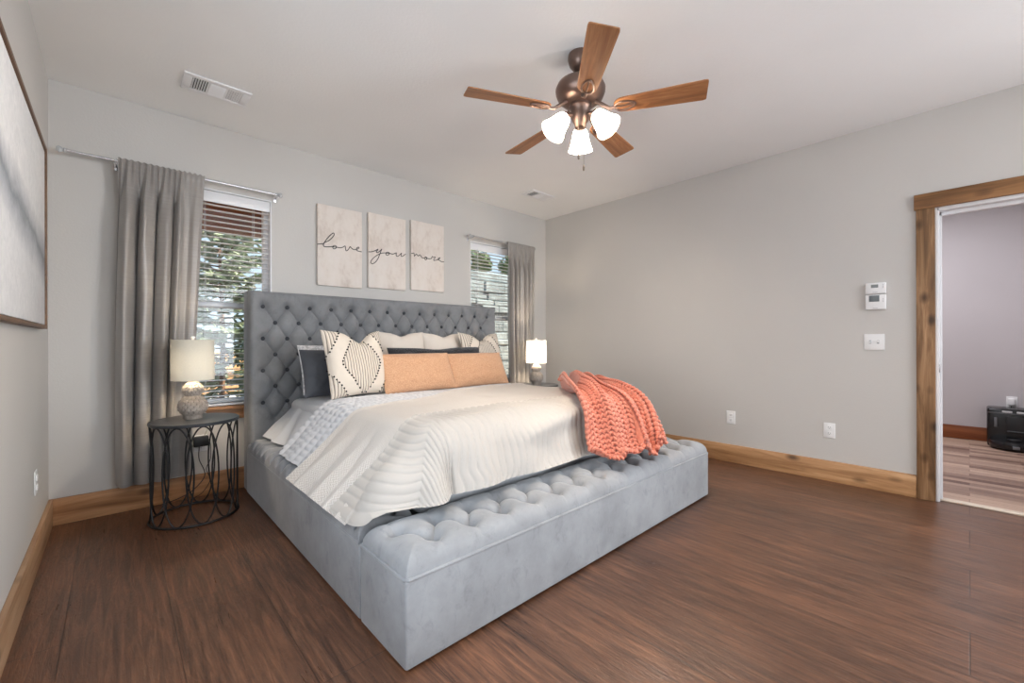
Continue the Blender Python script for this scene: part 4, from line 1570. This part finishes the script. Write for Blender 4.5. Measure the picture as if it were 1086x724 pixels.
def painting_mat():
    t = NT('abstract_painting')
    c = t.n('ShaderNodeTexCoord')
    s = t.n('ShaderNodeSeparateXYZ')
    t.l(c.outputs['Object'], s.inputs[0])
    n = t.noise(c.outputs['Object'], 3.0, 6, 0.65, 0.8)
    fine = t.noise(t.coord('Object', (1, 9, 9), (math.radians(35), 0, 0)), 2.2, 5, 0.7, 1.0)
    # a dark ridge that falls towards the far end
    h = t.math('ADD', s.outputs[2], t.math('MULTIPLY', s.outputs[1], 0.13))
    h = t.math('ADD', h, t.math('MULTIPLY', t.math('SUBTRACT', n, 0.5), 0.16))
    base = t.ramp(t.math('ADD', h, 0.54), [(0.0, lin(226, 226, 227)), (0.36, lin(222, 223, 225)), (0.47, lin(176, 180, 186)), (0.52, lin(138, 143, 149)), (0.57, lin(190, 193, 197)), (0.66, lin(236, 236, 236)), (1.0, lin(240, 240, 240))])
    col = t.mix(base, t.ramp(fine, [(0.35, (0.86, 0.87, 0.88)), (0.65, (1.05, 1.05, 1.05))]), 0.7, 'MULTIPLY')
    t.set(Base_Color=col, Roughness=0.6)
    t.bump(fine, 0.25, 0.006)
    return t.m


py0, py1, pz0, pz1 = 1.93, 3.372, 1.195, 2.160
pt = thing('framed_painting', 'large abstract grey and white painting in a thin brown frame', 'painting', (XL, (py0 + py1) / 2, (pz0 + pz1) / 2))
hy, hz = (py1 - py0) / 2, (pz1 - pz0) / 2
fr = MB()
fr.box(0.001, 0.034, -hy, -hy + 0.018, -hz, hz, 0.002)
fr.box(0.001, 0.034, hy - 0.018, hy, -hz, hz, 0.002)
fr.box(0.001, 0.034, -hy + 0.018, hy - 0.018, -hz, -hz + 0.018, 0.002)
fr.box(0.001, 0.034, -hy + 0.018, hy - 0.018, hz - 0.018, hz, 0.002)
fr.build('frame', frame_wood, pt)
MB().box(0.002, 0.026, -hy + 0.022, hy - 0.022, -hz + 0.022, hz - 0.022, 0.001).build('canvas', painting_mat(), pt)

# ------------------------------------------------------------------ nightstands
TZ, TR = 0.625, 0.240


def nightstand(x, y, label):
    r = thing('nightstand', label, 'nightstand', (x, y, 0), 'black wire nightstands')
    MB().lathe([(0.0, TZ - 0.020), (TR - 0.004, TZ - 0.020), (TR, TZ - 0.016), (TR, TZ - 0.003), (TR - 0.003, TZ), (0.0, TZ)], 64).build('table_top', table_black, r)
    circ = [(TR * 0.97 * math.cos(a_), TR * 0.97 * math.sin(a_)) for a_ in np.linspace(0, 2 * PI, 64, endpoint=False)]
    MB().tube([(a_, b_, 0.008) for a_, b_ in circ], 0.0075, 8, True).build('base_ring', black_metal, r)
    nl = 11
    hz_ = (TZ - 0.022) / 2
    for k in range(nl):
        a0 = 2 * PI * k / nl + 0.2
        pts = []
        for q in range(40):
            t_ = 2 * PI * q / 40
            aa = a0 + 0.37 * math.cos(t_)
            pts.append((TR * 0.955 * math.cos(aa), TR * 0.955 * math.sin(aa), 0.006 + hz_ + (hz_ - 0.004) * math.sin(t_)))
        MB().tube(pts, 0.0048, 8, True).build('wire_loop', black_metal, r)
    return r


T1, T2 = (0.380, 3.435), (3.60, 3.43)
nightstand(*T1, 'round black wire nightstand with oval loops, left of the bed')
nightstand(*T2, 'round black nightstand right of the bed, mostly hidden by bedding')

# ------------------------------------------------------------------ lamps


def lamp_shade_mat(name, k, col):
    t = NT(name)
    v = t.coord('Object', (60, 60, 220))
    n = t.noise(v, 2.0, 2)
    c = t.ramp(n, [(0.3, tuple(x * 0.9 for x in col[:3])), (0.7, col)])
    t.set(Base_Color=c, Roughness=0.9)
    tl_ = t.n('ShaderNodeBsdfTranslucent')
    t.l(c, tl_.inputs[0])
    mx = t.n('ShaderNodeMixShader')
    mx.inputs[0].default_value = k
    t.l(t.bsdf.outputs[0], mx.inputs[1])
    t.l(tl_.outputs[0], mx.inputs[2])
    t.l(mx.outputs[0], t.out.inputs[0])
    return t.m


def gourd_profile(z):
    """radius of the double-gourd base at height z (0..0.245)"""
    pts = [(0.0, 0.050), (0.022, 0.052), (0.030, 0.056), (0.055, 0.074), (0.085, 0.0775), (0.115, 0.070), (0.138, 0.050), (0.150, 0.041), (0.162, 0.045), (0.185, 0.054), (0.205, 0.050), (0.222, 0.038), (0.235, 0.030), (0.245, 0.026)]
    return np.interp(z, [p[0] for p in pts], [p[1] for p in pts])


def lamp(x, y, label, relief, shade_mat, glaze, energy):
    r = thing('table_lamp', label, 'lamp', (x, y, TZ + 0.0005), 'table lamps')
    nz, na = 170, 150
    zz = np.linspace(0, 0.245, nz)
    pr = gourd_profile(zz)
    ker = np.ones(7) / 7
    pr = np.convolve(np.pad(pr, 3, 'edge'), ker, 'valid')
    Z, Aa = np.meshgrid(zz, np.linspace(0, 2 * PI, na, endpoint=False), indexing='ij')
    Rr = np.repeat(pr[:, None], na, 1)
    row = 0.0185
    jr = np.floor(Z / row)
    ncell = 15
    ca = (Aa / (2 * PI) * ncell + 0.5 * (jr % 2)) % 1.0
    cz = (Z / row) % 1.0
    bumpv = np.sqrt(np.clip(1 - ((ca - 0.5) / 0.5) ** 2, 0, 1)) * (1 - cz) ** 0.6
    if relief:
        zone = sstep(0.024, 0.032, Z) * (1 - sstep(0.222, 0.232, Z)) * (1 - np.exp(-((Z - 0.150) / 0.006) ** 2))
        Rr = Rr + 0.0085 * bumpv * zone
    P = np.stack([Rr * np.cos(Aa), Rr * np.sin(Aa), Z], 2)
    mb = MB()
    mb.grid(P.transpose(1, 0, 2), closed_u=True)
    mb.lathe([(0.0, 0.0), (0.050, 0.0)], na)
    mb.lathe([(0.026, 0.245), (0.0, 0.247)], 32)
    mb.build('lamp_base', glaze, r, True, 60)
    MB().tube([(0, 0, 0.245), (0, 0, 0.285)], 0.008, 10).build('socket_stem', chrome, r)
    s0, s1, rs = 0.252, 0.512, 0.117
    sh = MB()
    sh.lathe([(rs - 0.002, s0 + 0.002), (rs - 0.001, s0 - 0.001), (rs + 0.001, s0), (rs, s0 + 0.004), (rs * 0.99, s1 - 0.004), (rs * 0.99 + 0.001, s1), (rs * 0.99 - 0.001, s1 + 0.001), (rs * 0.99 - 0.002, s1 - 0.002)], 56)
    so = sh.build('lamp_shade', shade_mat, r, True, 40)
    sp = MB()
    for k in range(3):
        a_ = 2 * PI * k / 3
        sp.tube([(0, 0, s1 - 0.02), (rs * 0.98 * math.cos(a_), rs * 0.98 * math.sin(a_), s1 - 0.006)], 0.002, 6)
    sp.tube([(0, 0, 0.28), (0, 0, s1 + 0.004)], 0.003, 6)
    sp.build('harp', chrome, r)
    MB().lathe([(0.0, s1 + 0.026), (0.010, s1 + 0.024), (0.012, s1 + 0.014), (0.006, s1 + 0.004), (0.011, s1 + 0.002), (0.0, s1 + 0.0)], 16).build('finial', white_plastic, r)
    MB().ball((0, 0, 0.36), 0.026, 14, 10).build('bulb', bulb_m, r)
    add_light('table_lamp_light', 'POINT', (x, y, TZ + 0.36), energy, (1.0, 0.82, 0.62), radius=0.03)
    return r


glaze1 = NT('taupe_glaze')
gn_ = glaze1.noise(glaze1.coord('Object'), 40, 3, 0.6)
glaze1.set(Base_Color=glaze1.ramp(gn_, [(0.3, lin(140, 130, 122)), (0.7, lin(170, 160, 150))]), Roughness=0.45)
lamp(0.370, 3.465, 'lit table lamp with scalloped taupe base on the left nightstand', True, lamp_shade_mat('linen_shade_left', 0.035, lin(205, 202, 190)), glaze1.m, 6)
lamp(3.575, 3.425, 'brightly lit table lamp with white shade on the right nightstand', True, lamp_shade_mat('linen_shade_right', 0.25, lin(240, 238, 232)), glaze1.m, 13)

# ------------------------------------------------------------------ switches, outlets, thermostats


def plate_on_right(y0, y1, z0, z1):
    return (XR, (y0 + y1) / 2, (z0 + z1) / 2)


def outlet(name, loc, rotz, label, w=0.078, h=0.120):
    """local frame: faces -y"""
    r = thing(name, label, 'outlet', loc, 'white wall outlets')
    r.rotation_euler = (0, 0, rotz)
    MB().box(-w / 2, w / 2, -0.006, -0.0005, -h / 2, h / 2, 0.003, 3).build('face_plate', white_plastic, r)
    for s in (-1, 1):
        sk = MB().box(-0.017, 0.017, -0.0085, -0.0055, s * 0.024 - 0.0145, s * 0.024 + 0.0145, 0.004, 3)
        so = sk.build('socket', white_plastic, r)
        sl = MB()
        sl.box(-0.0075, -0.0055, -0.0088, -0.0083, s * 0.024 - 0.002, s * 0.024 + 0.008)
        sl.box(0.0055, 0.0075, -0.0088, -0.0083, s * 0.024 - 0.002, s * 0.024 + 0.008)
        sl.box(-0.002, 0.002, -0.0088, -0.0083, s * 0.024 - 0.010, s * 0.024 - 0.006)
        sl.build('slots', dark_slot, so, False)
    return r


outlet('wall_outlet', (XR, 1.512, 0.413), -PI / 2, 'white outlet low on the right wall, nearer the bed bench')
outlet('wall_outlet', (XR, 0.765, 0.404), -PI / 2, 'white outlet low on the right wall, nearer the doorway')
outlet('wall_outlet', (XL, 3.234, 0.412), PI / 2, 'white outlet on the left wall below the framed painting')
o4 = outlet('wall_outlet', (0.455, YB, 0.385), 0, 'white outlet on the back wall behind the left nightstand')

sw_ = thing('light_switch', 'white double light switch on the right wall below the thermostats', 'light switch', (XR, 0.488, 1.113))
sw_.rotation_euler = (0, 0, -PI / 2)
MB().box(-0.060, 0.060, -0.006, -0.0005, -0.060, 0.060, 0.003, 3).build('face_plate', white_plastic, sw_)
for s, zz in ((-1, -0.007), (1, 0.007)):
    T = Matrix.Translation((s * 0.023, -0.006, 0)) @ Matrix.Rotation(math.radians(22 * -s), 4, 'X')
    MB().box(-0.005, 0.005, -0.014, 0.002, -0.006, 0.006, 0.0015, 2, M=T).build('toggle', white_plastic, sw_)
    MB().box(s * 0.023 - 0.0065, s * 0.023 + 0.0065, -0.0068, -0.0055, -0.013, 0.013, 0.0005).build('toggle_slot', simple('slot_grey', lin(168, 168, 170), 0.6), sw_)
lcd = simple('lcd_grey', lin(128, 134, 134), 0.3)
lcd2 = simple('lcd_dark', lin(104, 110, 112), 0.3)
for (zc, hh_, lab, sw2, sh2, dx) in ((1.515, 0.083, 'white thermostat on the right wall, upper of the two', 0.042, 0.024, -0.005), (1.411, 0.112, 'white thermostat on the right wall, lower one with the larger screen', 0.060, 0.046, -0.008)):
    r = thing('thermostat', lab, 'thermostat', (XR, 0.4765, zc), 'thermostats')
    r.rotation_euler = (0, 0, -PI / 2)
    MB().box(-0.0595, 0.0595, -0.028, -0.0005, -hh_ / 2, hh_ / 2, 0.006, 3).build('housing', white_plastic, r)
    MB().box(-sw2 / 2 + dx, sw2 / 2 + dx, -0.0290, -0.0275, 0.004, 0.004 + sh2, 0.0005).build('screen', lcd if sh2 < 0.03 else lcd2, r)
    bt = MB()
    for k in range(3):
        bt.box(0.040, 0.047, -0.0295, -0.0275, 0.006 + k * 0.010 - 0.006, 0.011 + k * 0.010 - 0.006, 0.0005)
    bt.box(-0.016, 0.012, -0.0288, -0.0275, -hh_ / 2 + 0.010, -hh_ / 2 + 0.014)
    bt.build('buttons', simple('button_grey', lin(190, 190, 192), 0.5), r)

# charger and cords behind the left nightstand
ch = thing('power_adapter', 'black power adapter plugged in behind the left nightstand', 'adapter', (0.452, YB - 0.010, 0.40))
MB().box(-0.045, 0.045, -0.045, 0.0, -0.032, 0.040, 0.006, 3).build('housing', simple('black_plastic', lin(30, 30, 32), 0.4), ch)
MB().tube(smooth_path([(-0.01, -0.03, -0.03), (-0.012, -0.035, -0.12), (0.02, -0.05, -0.24), (-0.05, -0.06, -0.33), (-0.14, -0.05, -0.375), (-0.22, -0.06, -0.386)], 8), 0.003, 6).build('cord', simple('black_cord', lin(30, 30, 32), 0.5), ch)
MB().tube(smooth_path([(0.02, -0.03, 0.03), (0.05, -0.05, 0.00), (0.055, -0.05, -0.12), (0.03, -0.04, -0.2), (0.05, -0.06, -0.28), (0.0, -0.07, -0.36), (-0.06, -0.08, -0.386)], 8), 0.0025, 6).build('cord', simple('black_cord', lin(30, 30, 32), 0.5), ch)
lc = MB().tube(smooth_path([(0.395, 3.525, TZ + 0.006), (0.45, 3.645, TZ + 0.006), (0.475, 3.69, TZ - 0.02), (0.485, 3.72, 0.52), (0.470, 3.785, 0.445)], 8), 0.0025, 6)
tag(lc.build('lamp_cord', simple('clear_cord', lin(190, 186, 178), 0.4)), 'thin pale lamp cord dropping behind the left nightstand', 'cord')

# ------------------------------------------------------------------ robot vacuum dock in the hall
dk = thing('robot_vacuum_dock', 'black robot vacuum dock against the hall wall beyond the doorway', 'robot vacuum dock', (HX - 0.02, -0.315, 0))
blk = simple('gloss_black', lin(20, 20, 22), 0.22)
blk2 = simple('matte_black', lin(28, 28, 30), 0.45)
grey_s = simple('grey_strip', lin(110, 112, 116), 0.35, 0.3)
MB().box(-0.26, -0.002, -0.185, 0.185, 0.0, 0.405, 0.022, 4).build('housing', blk, dk)
fp = MB()
fp.box(-0.266, -0.255, -0.085, 0.05, 0.165, 0.33, 0.006, 3)
fp.build('bin_panel', blk2, dk)
MB().box(-0.2635, -0.258, -0.180, 0.180, 0.355, 0.362, 0.001).build('trim_strip', grey_s, dk)
MB().box(-0.269, -0.262, -0.075, 0.045, 0.172, 0.180, 0.001).build('panel_handle', grey_s, dk)
MB().box(-0.264, -0.258, 0.115, 0.135, 0.21, 0.31, 0.002).build('side_slot', grey_s, dk)
lg = MB()
lg.box(-0.2645, -0.259, -0.08, -0.02, 0.366, 0.384, 0.004)
lg.box(-0.2645, -0.259, 0.01, 0.08, 0.366, 0.384, 0.004)
lg.build('light_bar', simple('pale_bar', lin(205, 207, 210), 0.3), dk)
rb = thing('robot_vacuum', 'round black robot vacuum parked low in the hall dock', 'robot vacuum', (HX - 0.35, -0.315, 0))
MB().lathe([(0.0, 0.012), (0.155, 0.012), (0.172, 0.022), (0.175, 0.05), (0.175, 0.075), (0.168, 0.088), (0.0, 0.092)], 48).build('body', blk, rb)
MB().lathe([(0.0, 0.0915), (0.05, 0.0915), (0.052, 0.100), (0.046, 0.106), (0.0, 0.107)], 32).build('sensor_turret', blk2, rb)
bpw = MB()
for a0 in (0.9, -0.9, PI):
    bpw.ball((0.10 * math.cos(a0), 0.10 * math.sin(a0), 0.012), 0.012, 10, 6)
bpw.build('wheels', blk2, rb)
MB().box(-0.177, -0.170, -0.03, 0.02, 0.03, 0.06, 0.002).build('bumper_window', grey_s, rb)
pg = thing('plug_in_adapter', 'white plug-in adapter on the hall wall above the black dock', 'adapter', (HX, -0.315, 0.455))
MB().box(-0.006, -0.0005, -0.04, 0.04, -0.06, 0.06, 0.002).build('face_plate', white_plastic, pg)
MB().box(-0.05, -0.006, -0.022, 0.028, -0.035, 0.042, 0.012, 3).build('adapter_body', white_plastic, pg)
MB().tube(smooth_path([(-0.03, 0.0, -0.03), (-0.032, 0.012, -0.07), (-0.02, 0.03, -0.12), (-0.012, 0.02, -0.2)], 6), 0.003, 6).build('cord', blk2, pg)
